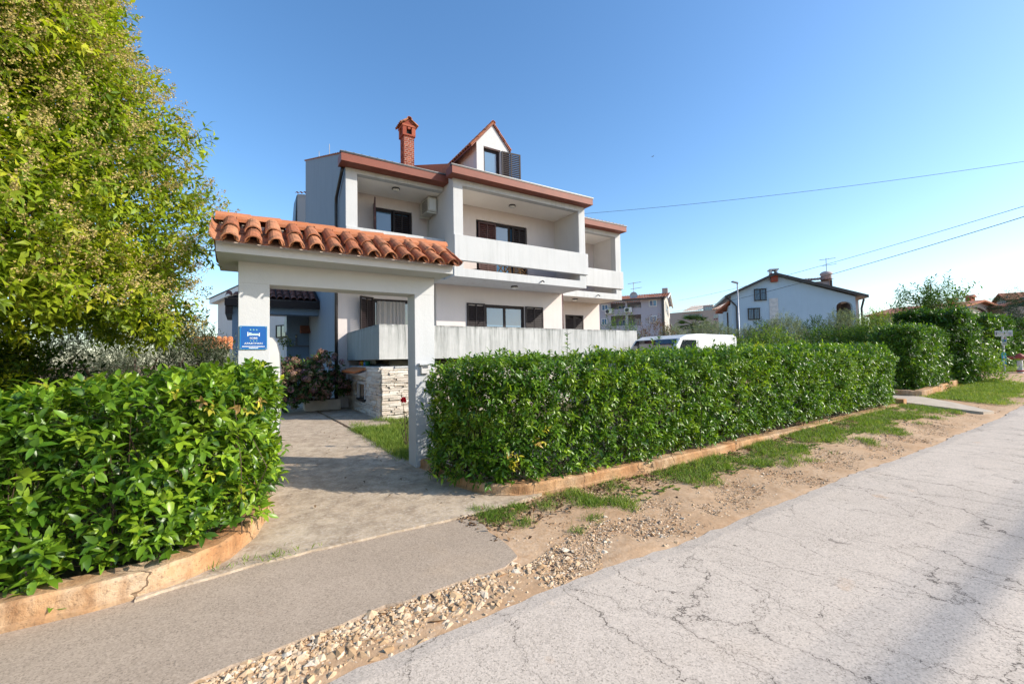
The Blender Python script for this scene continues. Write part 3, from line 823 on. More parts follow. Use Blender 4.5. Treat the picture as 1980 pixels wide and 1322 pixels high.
def slat_mesh(w): return MB().hexa([(-w / 2, -.018, -.036), (w / 2, -.018, -.036), (w / 2, .012, .026), (-w / 2, .012, .026), (-w / 2, -.018, -.018), (w / 2, -.018, -.018), (w / 2, .012, .040), (-w / 2, .012, .040)])
SLATS = {}
def shutter(parent, x, y, z0, w, h, ang=0.0, hinge='l', mat='dark_brown', mull=True, label=None, rotated=False):
    """louvred shutter leaf; x,y,z0 the hinge foot, local x runs away from the hinge"""
    sg_ = 1 if hinge == 'l' else -1
    mb = MB(); f = .055
    for a in ((0, f, 0, h), (w - f, w, 0, h), (f, w - f, 0, f + .02), (f, w - f, h - f, h)): mb.box(sg_ * a[0], sg_ * a[1], -.022, .018, a[2], a[3])
    if mull: mb.box(sg_ * (w / 2 - .02), sg_ * (w / 2 + .02), -.0215, .0175, f + .02, h - f)
    me = mb.mesh('shutter', M[mat])
    o = bpy.data.objects.new('shutter', me); o.location = Vector((x, y, z0)) - off(parent); o.rotation_euler = (0, 0, ang); link(o, parent)
    if label: o['label'] = label
    key = (round(w, 2), mat)
    if key not in SLATS: SLATS[key] = slat_mesh(w - 2 * f + .004).mesh('slat', M[mat])
    n = int((h - 2 * f - .02) / .072)
    for i in range(n):
        inst('slat', SLATS[key], o, (sg_ * w / 2, 0, f + .05 + i * .072), local=True)
    return o
def window(parent, x0, x1, z0, z1, y, parts=2, mat='dark_brown', gl='glass', curtain=False, open_leaf=False, fr=.06):
    """timber window set back in its opening"""
    mb = MB()
    for a in ((x0, x0 + fr, z0, z1), (x1 - fr, x1, z0, z1), (x0 + fr, x1 - fr, z0, z0 + fr), (x0 + fr, x1 - fr, z1 - fr, z1)): mb.box(a[0], a[1], y, y + .07, a[2], a[3])
    w = mb.build('window', M[mat], parent, bevel=.004)
    n = parts; ww = (x1 - x0 - 2 * fr) / n
    for i in range(n):
        a = x0 + fr + i * ww; b = a + ww; s_ = MB(); q = .055
        for c in ((a, a + q, z0 + fr, z1 - fr), (b - q, b, z0 + fr, z1 - fr), (a + q, b - q, z0 + fr, z0 + fr + q), (a + q, b - q, z1 - fr - q, z1 - fr)): s_.box(c[0] + .001, c[1] - .001, y + .012, y + .058, c[2], c[3])
        s_.build('sash', M[mat], w, bevel=.003)
        MB().box(a + q, b - q, y + .03, y + .036, z0 + fr + q, z1 - fr - q).build('pane', M[gl], w)
    return w
def curtain(parent, x0, x1, z0, z1, y, mat='curtain'):
    n = 60; mb = MB()
    for i in range(n + 1):
        t = i / n; x = x0 + (x1 - x0) * t; yy = y + .022 * math.sin(t * 42 + 1.5 * math.sin(t * 9)) + .01 * math.sin(t * 97)
        mb.v += [(x, yy, z0), (x, yy, z1)]
    mb.f = [(2 * i, 2 * i + 2, 2 * i + 3, 2 * i + 1) for i in range(n)]
    return mb.build('curtain', M[mat], parent, smooth=True)

# walls with real openings
hA0 = (3.62, 4.98, 2.52, 3.55); hA1 = (3.66, 4.98, 5.30, 6.62)
hB0 = (7.44, 9.18, 2.55, 3.47); hB1 = (7.13, 9.36, 4.45, 6.55)
hC0 = (12.70, 13.82, 2.55, 3.475)
w_ = MB(); holes_wall(w_, XA, XB + .25, 0, ZCE + .2, WA, WA + .3, [hA0, hA1]); w_.build('front_wall', M['wall_pink'], house)
w_ = MB(); holes_wall(w_, XB, XC, 0, ZCE + .2, WB, WB + .3, [hB0, hB1]); w_.build('front_wall', M['wall_pink'], house)
w_ = MB(); holes_wall(w_, XC + .002, XD, 0, ZCE + .2, WC, WC + .3, [hC0]); w_.build('front_wall', M['wall_pink'], house)
BACK = 22.1
s_ = MB()   # left gable wall: the upper part carries the balcony forward
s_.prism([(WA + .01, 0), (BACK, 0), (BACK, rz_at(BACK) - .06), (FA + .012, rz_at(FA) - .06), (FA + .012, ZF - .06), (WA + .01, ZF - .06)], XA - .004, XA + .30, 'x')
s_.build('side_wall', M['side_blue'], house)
s_ = MB(); s_.prism([(WB + .01, 0), (WC + .02, 0), (WC + .02, rz_mid(WC) - .06), (FB + .012, rz_mid(FB) - .06), (FB + .012, ZF - .06), (WB + .01, ZF - .06)], XC - .31, XC + .001, 'x'); s_.build('side_wall', M['wall_white'], house)
s_ = MB(); s_.prism([(WC + .01, 0), (BACK, 0), (BACK, rz_right(BACK) - .06), (FC + .012, rz_right(FC) - .06), (FC + .012, ZF - .06), (WC + .01, ZF - .06)], XD - .3, XD + .004, 'x'); s_.build('side_wall', M['wall_white'], house)
s_ = MB(); s_.prism([(FB + .012, ZF - .06), (WA + .02, ZF - .06), (WA + .02, rz_mid(WA) - .06), (FB + .012, rz_mid(FB) - .06)], XB - .002, XB + .30, 'x'); s_.prism([(WB + .01, 0), (WA - .01, 0), (WA - .01, ZF - .061), (WB + .01, ZF - .061)], XB - .001, XB + .29, 'x')
s_.build('side_wall', M['wall_white'], house)
MB().box(XA + .31, XD - .31, BACK - .3, BACK, 0, rz_right(BACK) - .2).build('rear_wall', M['wall_white'], house)
# interior floors keep daylight out
MB().box(XA + .31, XD - .31, WC + 2.2, WC + 2.3, 0, 8.2).build('inner_wall', M['black'], house)
MB().box(XB + .31, XC - .32, WB + .9, WB + .95, .1, 6.9).build('inner_wall', M['black'], house)
MB().box(XA + .32, XB - .02, WA + .9, WA + .95, .1, 6.9).build('inner_wall', M['black'], house)

# balcony slabs, panels, ceilings, beams
def balcony(xa, xb, fr, wl, pw_l, pw_r, over_l=.0, over_r=.0, gaps=True):
    MB().box(xa, xb, fr, wl - .002, ZS, ZF).build('balcony_slab', M['concrete_white'], house, bevel=.008)
    MB().box(xa - over_l, xb + over_r, fr - .06, fr + .08, ZP0, ZP1).build('balcony_parapet', M['concrete_white'], house, bevel=.008)
    if pw_l: MB().box(xa + .003, xa + pw_l, fr + .004, fr + .30, ZF - .002, ZCE + .19).build('balcony_pillar', M['concrete_white'], house, bevel=.006)
    if pw_r: MB().box(xb - pw_r, xb - .003, fr + .004, fr + .30, ZF - .002, ZCE + .19).build('balcony_pillar', M['concrete_white'], house, bevel=.006)
    MB().box(xa + .31, xb - .005, fr + .01, wl - .005, ZCE, ZCE + .12).build('balcony_ceiling', M['ceiling'], house)
    MB().box(xa + .01, xb - .01, fr + .002, fr + .22, ZCE - .003, ZB + .05).build('eave_beam', M['concrete_white'], house)
balcony(XA, XB - .01, FA, WA, .33, 0)
balcony(XB, XC, FB, WB, .33, .30, 0, .07)
balcony(XC + .01, XD, FC, WC, 0, .34, 0, .07)
def eave(x0, x1, fr, d=.36, h=.235):
    zt = 7.15 if x0 < 4 else 7.20
    MB().box(x0, x1, fr - d, fr + .12, zt - .02, zt + h).build('eave_fascia', M['fascia'], house, bevel=.004)
    MB().box(x0 - .03, x1 + .03, fr - d - .025, fr - d + .12, zt + h + .002, zt + h + .016).build('roof_flashing', M['sheet_metal'], house)
    MB().box(x0 - .02, x1 + .02, fr - d - .015, fr - d + .10, zt + h - .03, zt + h + .0).build('gutter_edge', M['dark_metal'], house)
eave(XA - .19, XB - .004, FA, .40)
eave(XB - .19, XC + .10, FB, .36)
eave(XC + .105, XD + .02, FC, .38)
# roof: tiled slope in courses
def roof_slope(x0, x1, y0, y1, k=ROOF_K, base=None, name='roof', mat='tile_far', pit_=.22):
    z_ = base if base is not None else rz_at
    mb = MB(); n = int((x1 - x0) / pit_ * 4); rows = max(2, int((y1 - y0) / .38)); V = []
    for j in range(rows):
        ya, yb = y0 + (y1 - y0) * j / rows, y0 + (y1 - y0) * (j + 1) / rows + .04
        b = len(mb.v)
        for i in range(n + 1):
            x = x0 + (x1 - x0) * i / n; c = .035 * math.cos(2 * math.pi * i / 4)
            mb.v += [(x, ya, z_(ya) - .045 + c), (x, yb, z_(yb) - .075 + c)]
        mb.f += [(b + 2 * i, b + 2 * i + 2, b + 2 * i + 3, b + 2 * i + 1) for i in range(n)]
    mb.box(x0, x1, y0, y0 + .02, z_(y0) - .12, z_(y0) - .09)
    return mb.build(name, M[mat], house, smooth=True)
roof_slope(XA - .05, XB, FA - .30, BACK + .2, name='roof')
roof_slope(XB - .03, XC + .06, FB - .25, BACK + .2, base=rz_mid)
roof_slope(XC + .061, XD + .1, FC - .25, BACK + .2, base=rz_right)
MB().box(XB - .05, XB - .005, FA - .28, WA + 4, 7.45, 7.50).hexa([(XB - .045, FB - .2, rz_mid(FB - .2) - .3), (XB - .006, FB - .2, rz_mid(FB - .2) - .3), (XB - .006, BACK, rz_mid(BACK) - .3), (XB - .045, BACK, rz_mid(BACK) - .3), (XB - .045, FB - .2, rz_mid(FB - .2)), (XB - .006, FB - .2, rz_mid(FB - .2)), (XB - .006, BACK, rz_mid(BACK)), (XB - .045, BACK, rz_mid(BACK))]).build('roof_verge', M['tile_far'], house)

# left wing openings
window(house, hA1[0], hA1[1], hA1[2], hA1[3], WA + .05, 2, gl='glass_blue')
shutter(house, hA1[1] - .05, WA - .02, hA1[2], .62, 1.27, 0, 'r', label='closed dark brown shutter over the window')
shutter(house, hA1[0] + .02, WA - .03, hA1[2], .60, 1.42, R(-102), 'l', mat='red_brown', label='shutter swung open and seen edge on')
window(house, hA0[0], hA0[1], hA0[2], hA0[3], WA + .10, 2)
curtain(house, hA0[0] + .16, hA0[1] - .25, hA0[2], hA0[3] - .07, WA + .075)
shutter(house, hA0[0] + .01, WA - .03, hA0[2] - .05, .55, 1.10, R(-150), 'l', label='open shutter leaning out beside the curtained window')
# middle wing, ground floor
window(house, hB0[0], hB0[1], hB0[2], hB0[3], WB + .06, 2, gl='glass_blue')
shutter(house, hB0[0] - .015, WB - .025, hB0[2] - .02, .72, .95, 0, 'r')
shutter(house, hB0[1] + .015, WB - .025, hB0[2] - .02, .84, .94, 0, 'l')
# middle wing, balcony door with folding shutters
window(house, hB1[0], hB1[1], hB1[2], hB1[3], WB + .08, 3, gl='glass_blue', mat='dark_brown')
shutter(house, hB1[0] + .10, WB + .03, hB1[2] + .02, .74, 2.02, 0, 'l', mat='red_brown')
shutter(house, hB1[1] - .05, WB + .03, hB1[2] + .02, .62, 2.02, 0, 'r', mat='dark_brown')
# right wing
window(house, hC0[0], hC0[1], hC0[2], hC0[3], WC + .12, 2)
shutter(house, hC0[0] + .01, WC + .03, hC0[2], .545, .92, 0, 'l', mull=False)
shutter(house, hC0[1] - .01, WC + .03, hC0[2], .545, .92, 0, 'r', mull=False)

# terrace with its stained parapet over the stone clad base
TX, TY, TXR = 2.813, 10.536, 11.94
MB().box(TX, TXR, TY, TY + .14, 1.52, 2.39).build('terrace_parapet', M['parapet'], house, bevel=.006)
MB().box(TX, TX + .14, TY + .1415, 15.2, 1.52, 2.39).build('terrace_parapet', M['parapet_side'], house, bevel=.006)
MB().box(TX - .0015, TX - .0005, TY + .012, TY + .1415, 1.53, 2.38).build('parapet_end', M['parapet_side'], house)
MB().box(TXR - .14, TXR, TY + .1415, WC - .01, 1.52, 2.39).build('terrace_parapet', M['parapet'], house, bevel=.006)
MB().box(TX + .142, TXR - .142, TY + .142, WB - .003, 1.62, 1.72).build('terrace_floor', M['concrete_white'], house)
MB().box(TX + .142, XB - .002, WB - .001, WA - .003, 1.62, 1.72).build('terrace_floor', M['concrete_white'], house)
SX, SY = 2.885, 10.60
base = MB()
hw = (13.04 - .78 + .0, 13.04, .42, .84)
b_ = MB()
holes_wall(b_, -14.95, -(SY + .02), 0, 1.30, SX + .03, SX + .30, [(-13.02, -12.25, .43, .84)])
b_.v = [(p[1], -p[0], p[2]) for p in b_.v]
b_.build('base_wall', M['mortar'], house)
MB().box(SX + .03, 11.6, SY + .03, SY + .30, 0, 1.30).build('base_wall', M['mortar'], house)
MB().box(SX - .02, SX + .33, SY + .02, 14.95, 1.301, 1.345).build('base_coping', M['concrete_white'], house)
MB().box(SX + .335, 11.6, SY - .02, SY + .33, 1.301, 1.345).build('base_coping', M['concrete_white'], house)
MB().box(3.6, 11.4, 13.2, 13.3, 0, 1.60).build('cellar_wall', M['wall_pink'], house)
MB().box(3.15, 3.25, SY + .6, 13.2, .0, 1.4).build('cellar_wall', M['black'], house)
MB().box(3.5, 4.6, 12.0, 12.05, 1.30, 1.615).build('cellar_wall', M['wall_white'], house)
# slim shadow recess in the base: niche with a small tiled canopy
MB().box(SX + .16, SX + .2, 12.25, 13.02, .43, .84).build('niche_back', M['dark_brown'], house)
nf = MB()
for a in ((12.17, 12.25, .36, .92), (13.02, 13.10, .36, .92), (12.25, 13.02, .84, .92)): nf.box(SX - .035, SX + .06, a[0], a[1], a[2], a[3])
nf.build('niche_frame', M['wall_white'], house, bevel=.004)
MB().box(SX - .06, SX + .15, 12.15, 13.12, .37, .43).build('niche_sill', M['dark_metal'], house)
can = MB(); can.prism([(SX - .28, 1.13), (SX - .012, 1.22), (SX - .012, 1.10), (SX - .06, 1.04)], 11.95, 13.62, 'y'); can.build('niche_canopy', M['wall_white'], house)
t_sm = barrel(.36, .075, .062).mesh('canopy_tile', M['tile_orange'])
for i in range(11):
    inst('canopy_tile', t_sm, house, (SX - .36, 12.03 + i * .15, 1.155), (R(18), 0, -math.pi / 2))
# cladding stones, one by one
def stone_me(w, h, d):
    mb = MB(); j = lambda a: random.uniform(-a, a)
    p = [(0, 0, 0), (w, 0, 0), (w, d, 0), (0, d, 0), (0, 0, h), (w, 0, h), (w, d, h), (0, d, h)]
    q = []
    for k, (x, y, z) in enumerate(p):
        q.append((x + j(.012), y + (j(.016) if y == 0 else 0), z + j(.008)))
    return mb.hexa(q)
ST = {}
def stone_inst(L, h, x, y, z, rot):
    key = (round(L / .06), round(h / .015), random.randrange(3))
    if key not in ST: ST[key] = stone_me(key[0] * .06 - .006, key[1] * .015 - .004, .075).mesh('stone', M['stone'], bevel=.004)
    inst('stone', ST[key], house, (x, y, z), rot)
cnt = 0
z = .0
while z < 1.29:
    h = random.choice([.03, .045, .045, .06, .06]); h = min(h, max(.03, 1.30 - z))
    x = SX
    while x < 4.35 and cnt < 190:
        L = random.choice([.12, .18, .24, .3, .36, .48]); stone_inst(L, h, x, SY - .045 + random.uniform(-.022, .016), z, (0, 0, 0)); x += L; cnt += 1
    z += h
st2 = MB(); z = 0.0; cnt2 = 0
while z < 1.29:
    h = random.choice([.06, .075, .09]); y = SY + .03
    while y < 14.9:
        L = random.choice([.24, .3, .36, .48, .54])
        if not (12.17 < y + L and y < 13.10 and z + h > .36 and z < .93) and y + L < 15.05:
            if y < 13.2 and cnt2 < 110:
                stone_inst(L, h, SX - .045 + random.uniform(-.008, .012), y + L, z, (0, 0, -math.pi / 2)); cnt2 += 1
            else:
                j = random.uniform(-.01, .01); st2.box(SX - .045 + j, SX + .028, y + .003, y + L - .003, z + .002, min(z + h, 1.298) - .002)
        y += L
    z += h
x = 4.4
for zz in np.arange(0, 1.25, .075):
    x = 4.45 + random.uniform(0, .25)
    while x < 11.4:
        L = random.choice([.3, .42, .54]); st2.box(x + .003, x + L - .003, SY - .045 + random.uniform(-.01, .01), SY + .028, zz + .002, zz + .073); x += L
o = st2.build('stone', M['stone'], house); o['kind'] = 'stuff'

# dormer with its own little tiled gable
DX0, DX1, DY, DXM = 7.20, 8.60, 13.60, 7.89
dz0, dze, dza = 7.75, 9.42, 10.22
hD = (7.49, 8.22, 8.05, 9.34)
d_ = MB(); holes_wall(d_, DX0, DX1, dz0, dze, DY, DY + .25, [hD])
d_.build('dormer_front', M['gate_white'], house)
MB().prism([(DX0, dze), (DX1, dze), (DXM, dza)], DY, DY + .25, 'y').build('dormer_gable', M['gate_white'], house)
yb_ = 11.78 + (dze - 7.5) / ROOF_K
for xx in (DX0, DX1 - .2):
    MB().prism([(DY + .251, dz0), (DY + .251, dze - .01), (yb_, dze - .01)], xx + .001, xx + .2, 'x').build('dormer_cheek', M['wall_pink'], house)
kk = (dza - dze) / (DXM - DX0)
for sg_, xe in ((-1, DX0 - .24), (1, DX1 + .05)):
    ze = dza + .02 - abs(xe - DXM) * kk
    yb1 = 11.78 + (ze - 7.5) / ROOF_K + .2; yb2 = 11.78 + (dza - 7.5) / ROOF_K + .3
    p = [(xe, DY - .06, ze), (DXM, DY - .06, dza + .02), (DXM, yb2, dza + .02), (xe, yb1, ze)]
    if sg_ == 1: p = [p[1], p[0], p[3], p[2]]
    MB().hexa(p + [(a, b, c + .05) for a, b, c in p]).build('dormer_roof', M['fascia'], house)
    ln_ = math.hypot(abs(xe - DXM), dza - ze); an = math.atan2(dza - ze, abs(xe - DXM))
    td = barrel(ln_ / 3 + .05, .085, .07, n=6, ridges=False).mesh('dormer_tile', M['tile'])
    for r_ in range(22):
        yy = DY - .0 + r_ * .19
        for c_ in range(3):
            f_ = c_ / 3
            zz_ = ze + (dza - ze) * f_
            if zz_ + .05 < rz_mid(yy): continue
            inst('dormer_tile', td, house, (xe + (DXM - xe) * f_, yy, zz_ + .055), (an, 0, -math.pi / 2 if sg_ == -1 else math.pi / 2))
for i in range(14):
    inst('ridge_tile', t_rdg, house, (DXM, DY - .08 + i * .31, dza + .06), (0, 0, 0))
window(house, hD[0], hD[1], hD[2], hD[3], DY + .12, 1, gl='glass_blue')
curtain(house, hD[0] + .05, hD[0] + .34, hD[2] + .1, hD[3] - .1, DY + .24)
shutter(house, hD[1] + .03, DY - .02, hD[2] - .03, .80, 1.30, R(-6), 'l', label='dark shutter folded open beside the dormer window')

# chimney of single bricks
CHX, CHY, CW = 4.94, 15.0, .40
cz0, cz1 = 8.2, 9.72
MB().box(CHX + .012, CHX + CW - .012, CHY + .012, CHY + CW - .012, cz0, cz1).build('chimney', M['mortar'], house)
bk = MB(); nb = 20; bh = (cz1 - cz0) / nb
for r_ in range(nb):
    z0_, z1_ = cz0 + r_ * bh + .010, cz0 + (r_ + 1) * bh - .010
    o2 = 0.0 if r_ % 2 else .066
    for s in range(4):
        e_ = [0.0] + [v for v in (o2, o2 + .133, o2 + .266, o2 + .399) if .02 < v < CW - .02] + [CW]
        for a, b in zip(e_[:-1], e_[1:]):
            a_, b_ = a + .010, b - .010
            if s == 0: bk.box(CHX + a_, CHX + b_, CHY, CHY + .011, z0_, z1_)
            if s == 1: bk.box(CHX + a_, CHX + b_, CHY + CW - .011, CHY + CW, z0_, z1_)
            if s == 2: bk.box(CHX, CHX + .0115, CHY + a_, CHY + b_, z0_, z1_)
            if s == 3: bk.box(CHX + CW - .0115, CHX + CW, CHY + a_, CHY + b_, z0_, z1_)
o = bk.build('chimney_bricks', M['brick'], house); o['kind'] = 'stuff'
ct = MB(); q = .04
ct.box(CHX - q, CHX + CW + q, CHY - q, CHY + CW + q, cz1, cz1 + .06)
for a, b in ((CHX - q, CHX + .10), (CHX + CW - .10, CHX + CW + q)):
    for c, d in ((CHY - q, CHY + .10), (CHY + CW - .10, CHY + CW + q)):
        ct.box(a, b, c, d, cz1 + .061, cz1 + .33)
ct.box(CHX + CW / 2 - .05, CHX + CW / 2 + .05, CHY - q, CHY + .08, cz1 + .25, cz1 + .33)
ct.box(CHX - q - .02, CHX + CW + q + .02, CHY - q - .02, CHY + CW + q + .02, cz1 + .331, cz1 + .40)
ct.prism([(CHX - q, cz1 + .40), (CHX + CW + q, cz1 + .40), (CHX + CW / 2, cz1 + .60)], CHY - q, CHY + CW + q, 'y')
ct.build('chimney_cap', M['brick'], house)
MB().box(CHX + .06, CHX + CW - .06, CHY + .06, CHY + CW - .06, cz1 + .062, cz1 + .32).build('flue', M['black'], house)
an = math.atan2(.22, CW / 2 + .1)
tc_ = barrel(.34, .07, .055, n=6, ridges=False).mesh('chimney_tile', M['tile'])
for i in range(5):
    for s in (-1, 1):
        inst('chimney_tile', tc_, house, (CHX + CW / 2 + s * (CW / 2 + .12), CHY - .06 + i * .13, cz1 + .385), (an, 0, -math.pi / 2 * s * -1 if s == 1 else -math.pi / 2))
inst('chimney_tile', t_rdg, house, (CHX + CW / 2, CHY - .1, cz1 + .60)); inst('chimney_tile', t_rdg, house, (CHX + CW / 2, CHY + .2, cz1 + .60))
# rear stack of the house seen past the gable
p = atY(566, 432, 23.2); q_ = atY(590, 380, 23.2); a0 = atY(575, 400, 23.2)
rs = MB(); rs.prism([(a0[0], 3), (q_[0] + 1.2, 3), (q_[0] + 1.2, q_[2] + .25), (a0[0], q_[2] + .05)], 23.2, 24.6, 'y'); rs.build('rear_stack', M['gate_white'], house)
MB().hexa([(a0[0] - .30, 23.22, 3), (a0[0] - .002, 23.22, 3), (a0[0] - .002, 24.6, 3), (a0[0] - .5, 24.6, 3), (a0[0] - .03, 23.22, q_[2]), (a0[0] - .002, 23.22, q_[2]), (a0[0] - .002, 24.6, q_[2]), (a0[0] - .03, 24.6, q_[2])]).build('rear_stack_side', M['dark_metal'], house)
for i in range(8): inst('stack_tile', t_sm, house, (a0[0] - .02 + i * .17, 23.05, q_[2] + .05 + i * .035), (R(15), 0, 0))
# lightning rods on the gable
for px, py, h in ((617, 303, .28), (637, 297, .42)):
    p = atX(px, py, XA + .1); MB().tube([(p[0], p[1], rz_at(p[1]) - .05), (p[0], p[1], rz_at(p[1]) + h)], .014, 6).build('roof_rod', M['grey_metal'], house)
# drain pipes
MB().tube([(XA - .06, FA + .1, 7.16), (XA - .08, FA + .15, 7.0), (XA - .08, 13.85, 6.55), (XA - .08, 13.9, 6.3), (XA - .08, 13.9, 4), (XA - .08, 13.9, .1)], .05, 10).build('drain_pipe', M['pipe'], house, smooth=True)
MB().tube([(XC + .06, WB + .08, 4.2), (XC + .06, WB + .08, 1.7)], .055, 10).build('drain_pipe', M['red_brown'], house, smooth=True)
for p in ((8.9, FB - .002, 4.17), (13.3, FC - .002, 4.2)):
    MB().tube([p, (p[0], p[1] - .10, p[2] + .015), (p[0] - .02, p[1] - .20, p[2] - .05)], .022, 8).build('water_spout', M['dark_metal'], house)
# round ceiling lights
for (x, y, z) in ((4.13, 13.36, ZCE), (8.2, 12.82, ZCE), (8.26, 12.87, ZS), (12.5, 14.5, ZS)):
    L_ = MB().lathe([(.115, 0), (.125, -.02), (.125, -.045)], (x, y, z - .001), 20).build('lamp_base', M['dark_grey'], house, smooth=False)
    MB().lathe([(.112, -.0455), (.105, -.075), (.07, -.095), (.02, -.102)], (x, y, z - .001), 20).build('lamp_shade', M['white_plastic'], L_, smooth=True)

# ------------------------------------------------------------------ things on and at the house
ac = thing('air_conditioner', 'beige air conditioner unit bolted high in the corner of the upper left balcony', 'air conditioner', (5.36, 13.5, 6.4))
ax0, ax1, ay0, ay1, az0, az1 = 5.22, 5.52, 13.36, 14.14, 6.46, 7.0 - .06
MB().box(ax0, ax1, ay0, ay1, az0, az1).build('casing', M['ac_beige'], ac, bevel=.012)
MB().box(ax0 + .05, ax1 - .04, ay0 - .004, ay0 + .001, az0 + .06, az1 - .05).build('side_panel', M['white_plastic'], ac)
gr_ = MB()
for k in range(11): gr_.box(ax0 - .007, ax0 - .001, ay0 + .1, ay0 + .56, az0 + .05 + k * .035, az0 + .062 + k * .035)
gr_.build('fan_grille', M['dark_grey'], ac)
MB().box(ax0 - .03, 5.55, ay0 + .05, ay0 + .09, az0 - .05, az0 - .003).box(ax0 - .03, 5.55, ay1 - .09, ay1 - .05, az0 - .05, az0 - .003).build('bracket', M['ac_beige'], ac)
MB().tube([(5.50, ay1 + .06, 6.6), (5.52, 14.2, 6.4), (5.53, 14.25, 5.4)], .02, 8).build('pipe', M['ac_beige'], ac)

def chair(x, y, z, rz, label):
    t = thing('folding_chair', label, 'chair', (0, 0, 0), 0, 'wooden chairs on the middle balcony')
    t.location = (x, y, z); t.rotation_euler = (0, 0, rz)
    s_ = MB()
    for k in range(5): s_.box(-.2, .2, -.18 + k * .075, -.12 + k * .075, .43, .45)
    s_.build('seat', M['wood_pale'], t)
    for sx in (-.2, .2):
        MB().tube([(sx, -.24, 0), (sx, .1, .45), (sx, .26, .88)], .019, 6).build('leg', M['wood_pale'], t)
        MB().tube([(sx * .9, .26, 0), (sx * .9, -.17, .44)], .019, 6).build('leg', M['wood_pale'], t)
    b = MB()
    for k in range(3): b.box(-.2, .2, .185 + .045 * k, .2 + .045 * k, .62 + .09 * k, .685 + .09 * k)
    b.build('backrest', M['wood_pale'], t)
chair(7.75, 12.75, ZF, R(20), 'pale wooden folding chair behind the middle balcony panel, farther from the right end')
chair(8.62, 12.85, ZF, R(-150), 'pale wooden folding chair behind the middle balcony panel, nearer its right end')
wt = thing('balcony_table', 'pale wooden table on the middle balcony between two folding chairs', 'table', (8.2, 12.9, ZF))
MB().box(7.95, 8.45, 12.65, 13.15, ZF + .70, ZF + .73).build('tabletop', M['wood_pale'], wt)
for a in (8.0, 8.4):
    for b in (12.7, 13.1): MB().box(a - .022, a + .022, b - .022, b + .022, ZF, ZF + .70).build('leg', M['wood_pale'], wt)

# clutter on the cellar ledge
def blob(name, label, cat, prof, c, mat):
    t = MB().lathe(prof, c, 14).build(name, mat, smooth=True); tag(t, label, cat); return t
M['toy_red'] = plain('red_plastic', (.55, .06, .02), .4, .05, 5, 0, .5); M['toy_yellow'] = plain('yellow_plastic', (.65, .42, .02), .4, .05, 5, 0, .5)
M['toy_blue'] = plain('blue_plastic', (.04, .18, .50), .4, .05, 5, 0, .5); M['toy_green'] = plain('green_plastic', (.02, .22, .12), .4, .05, 5, 0, .5)
LX = SX + .16
ball = [(.01, 0), (.05, .012), (.075, .04), (.085, .08), (.075, .12), (.05, .148), (.01, .16)]
blob('toy_ball', 'orange red ball on the ledge of the stone base', 'ball', ball, (LX, 13.35, 1.346), M['toy_red'])
blob('sand_bucket', 'yellow toy bucket on the ledge beside the red ball', 'bucket', [(.055, 0), (.075, .12), (.08, .125), (.08, .135), (.07, .137)], (LX - .02, 13.12, 1.346), M['toy_yellow'])
blob('watering_bottle', 'blue plastic bottle on the ledge between bucket and green pot', 'bottle', [(.06, 0), (.06, .10), (.03, .13), (.022, .16)], (LX, 12.88, 1.346), M['toy_blue'])
blob('flower_pot', 'dark green plastic pot on the ledge beside the blue bottle', 'pot', [(.055, 0), (.08, .13), (.085, .14), (.07, .142)], (LX, 12.62, 1.346), M['toy_green'])
wb = MB().box(SX + .31, SX + .33, 12.4, 14.6, 1.345, 1.60).build('white_board', M['white_plastic']); tag(wb, 'white board standing behind the toys on the stone base', 'board')

# ------------------------------------------------------------------ hedges
# left hedge, close to the camera
polyL = [(-3.2, 3.76), (-.75, 3.76), (-.40, 3.82), (-.12, 3.98), (.06, 4.22), (.17, 4.6), (.22, 5.0), (.22, 5.50), (-.55, 5.55), (-.75, 4.85), (-3.2, 4.75)]
singlesL = []
def keepL(P):
    d = np.linalg.norm(P - np.array([0, 0, EYE]), axis=1)
    front = (P[:, 1] < 3.76 + .55 * np.clip(P[:, 0] + .45, 0, 2) + .02) & (P[:, 0] > -1.35)
    return front & (rng.random(len(P)) < .20)
hl, singles = make_hedge('laurel_hedge', 'glossy laurel hedge left of the gate with large bright green leaves', polyL, .12, 1.20, 215, .088, .037, 8,
                         w=(.10, .24, .29, .22, .11, .04), vis=lambda x, y: y < 5.45 and (y < 4.3 or x > 0), top_dens=170, lump=.06, twigs=300, inner=1.4, shoots=26, keep=keepL, gap=.02, slen=.13, zfun=lambda x: .14 * np.clip((x + 1.5) / 1.7, 0, 1))
def single_leaves(parent, items, cap, mat='leaf'):
    variants = []
    for v in range(14):
        a = Acc(); c = np.array([items[int(len(items) * (v + .5) / 14)][5]])
        leaves(a, np.zeros((1, 3)), np.array([[0, 1.0, 0]]), np.array([[0, 0, 1.0]]), 1.0, .43 + .03 * (v % 4 - 1.5), c, HI, .25 + .05 * (v % 3), .12 + .09 * (v % 5))
        variants.append((a.mesh('leaf', M[mat]), c[0]))
    extra = Acc()
    items = sorted(items, key=lambda q: np.linalg.norm(q[0] - np.array([0, 0, EYE])))
    for i, (P, D, N, l, w, C) in enumerate(items):
        if i < cap:
            D_ = Vector(D).normalized(); S_ = D_.cross(Vector(N)).normalized(); N_ = S_.cross(D_)
            rot = Matrix((S_, D_, N_)).transposed().to_euler()
            k = min(range(14), key=lambda q: abs(variants[q][1][1] - C[1]) + random.random() * .05)
            inst('leaf', variants[k][0], parent, tuple(P), rot, (l, l, l))
        else:
            leaves(extra, P[None], D[None], N[None], l, w, C[None], HI)
    if extra.n: extra.build('foliage', M[mat], parent)
single_leaves(hl, singles, 300)
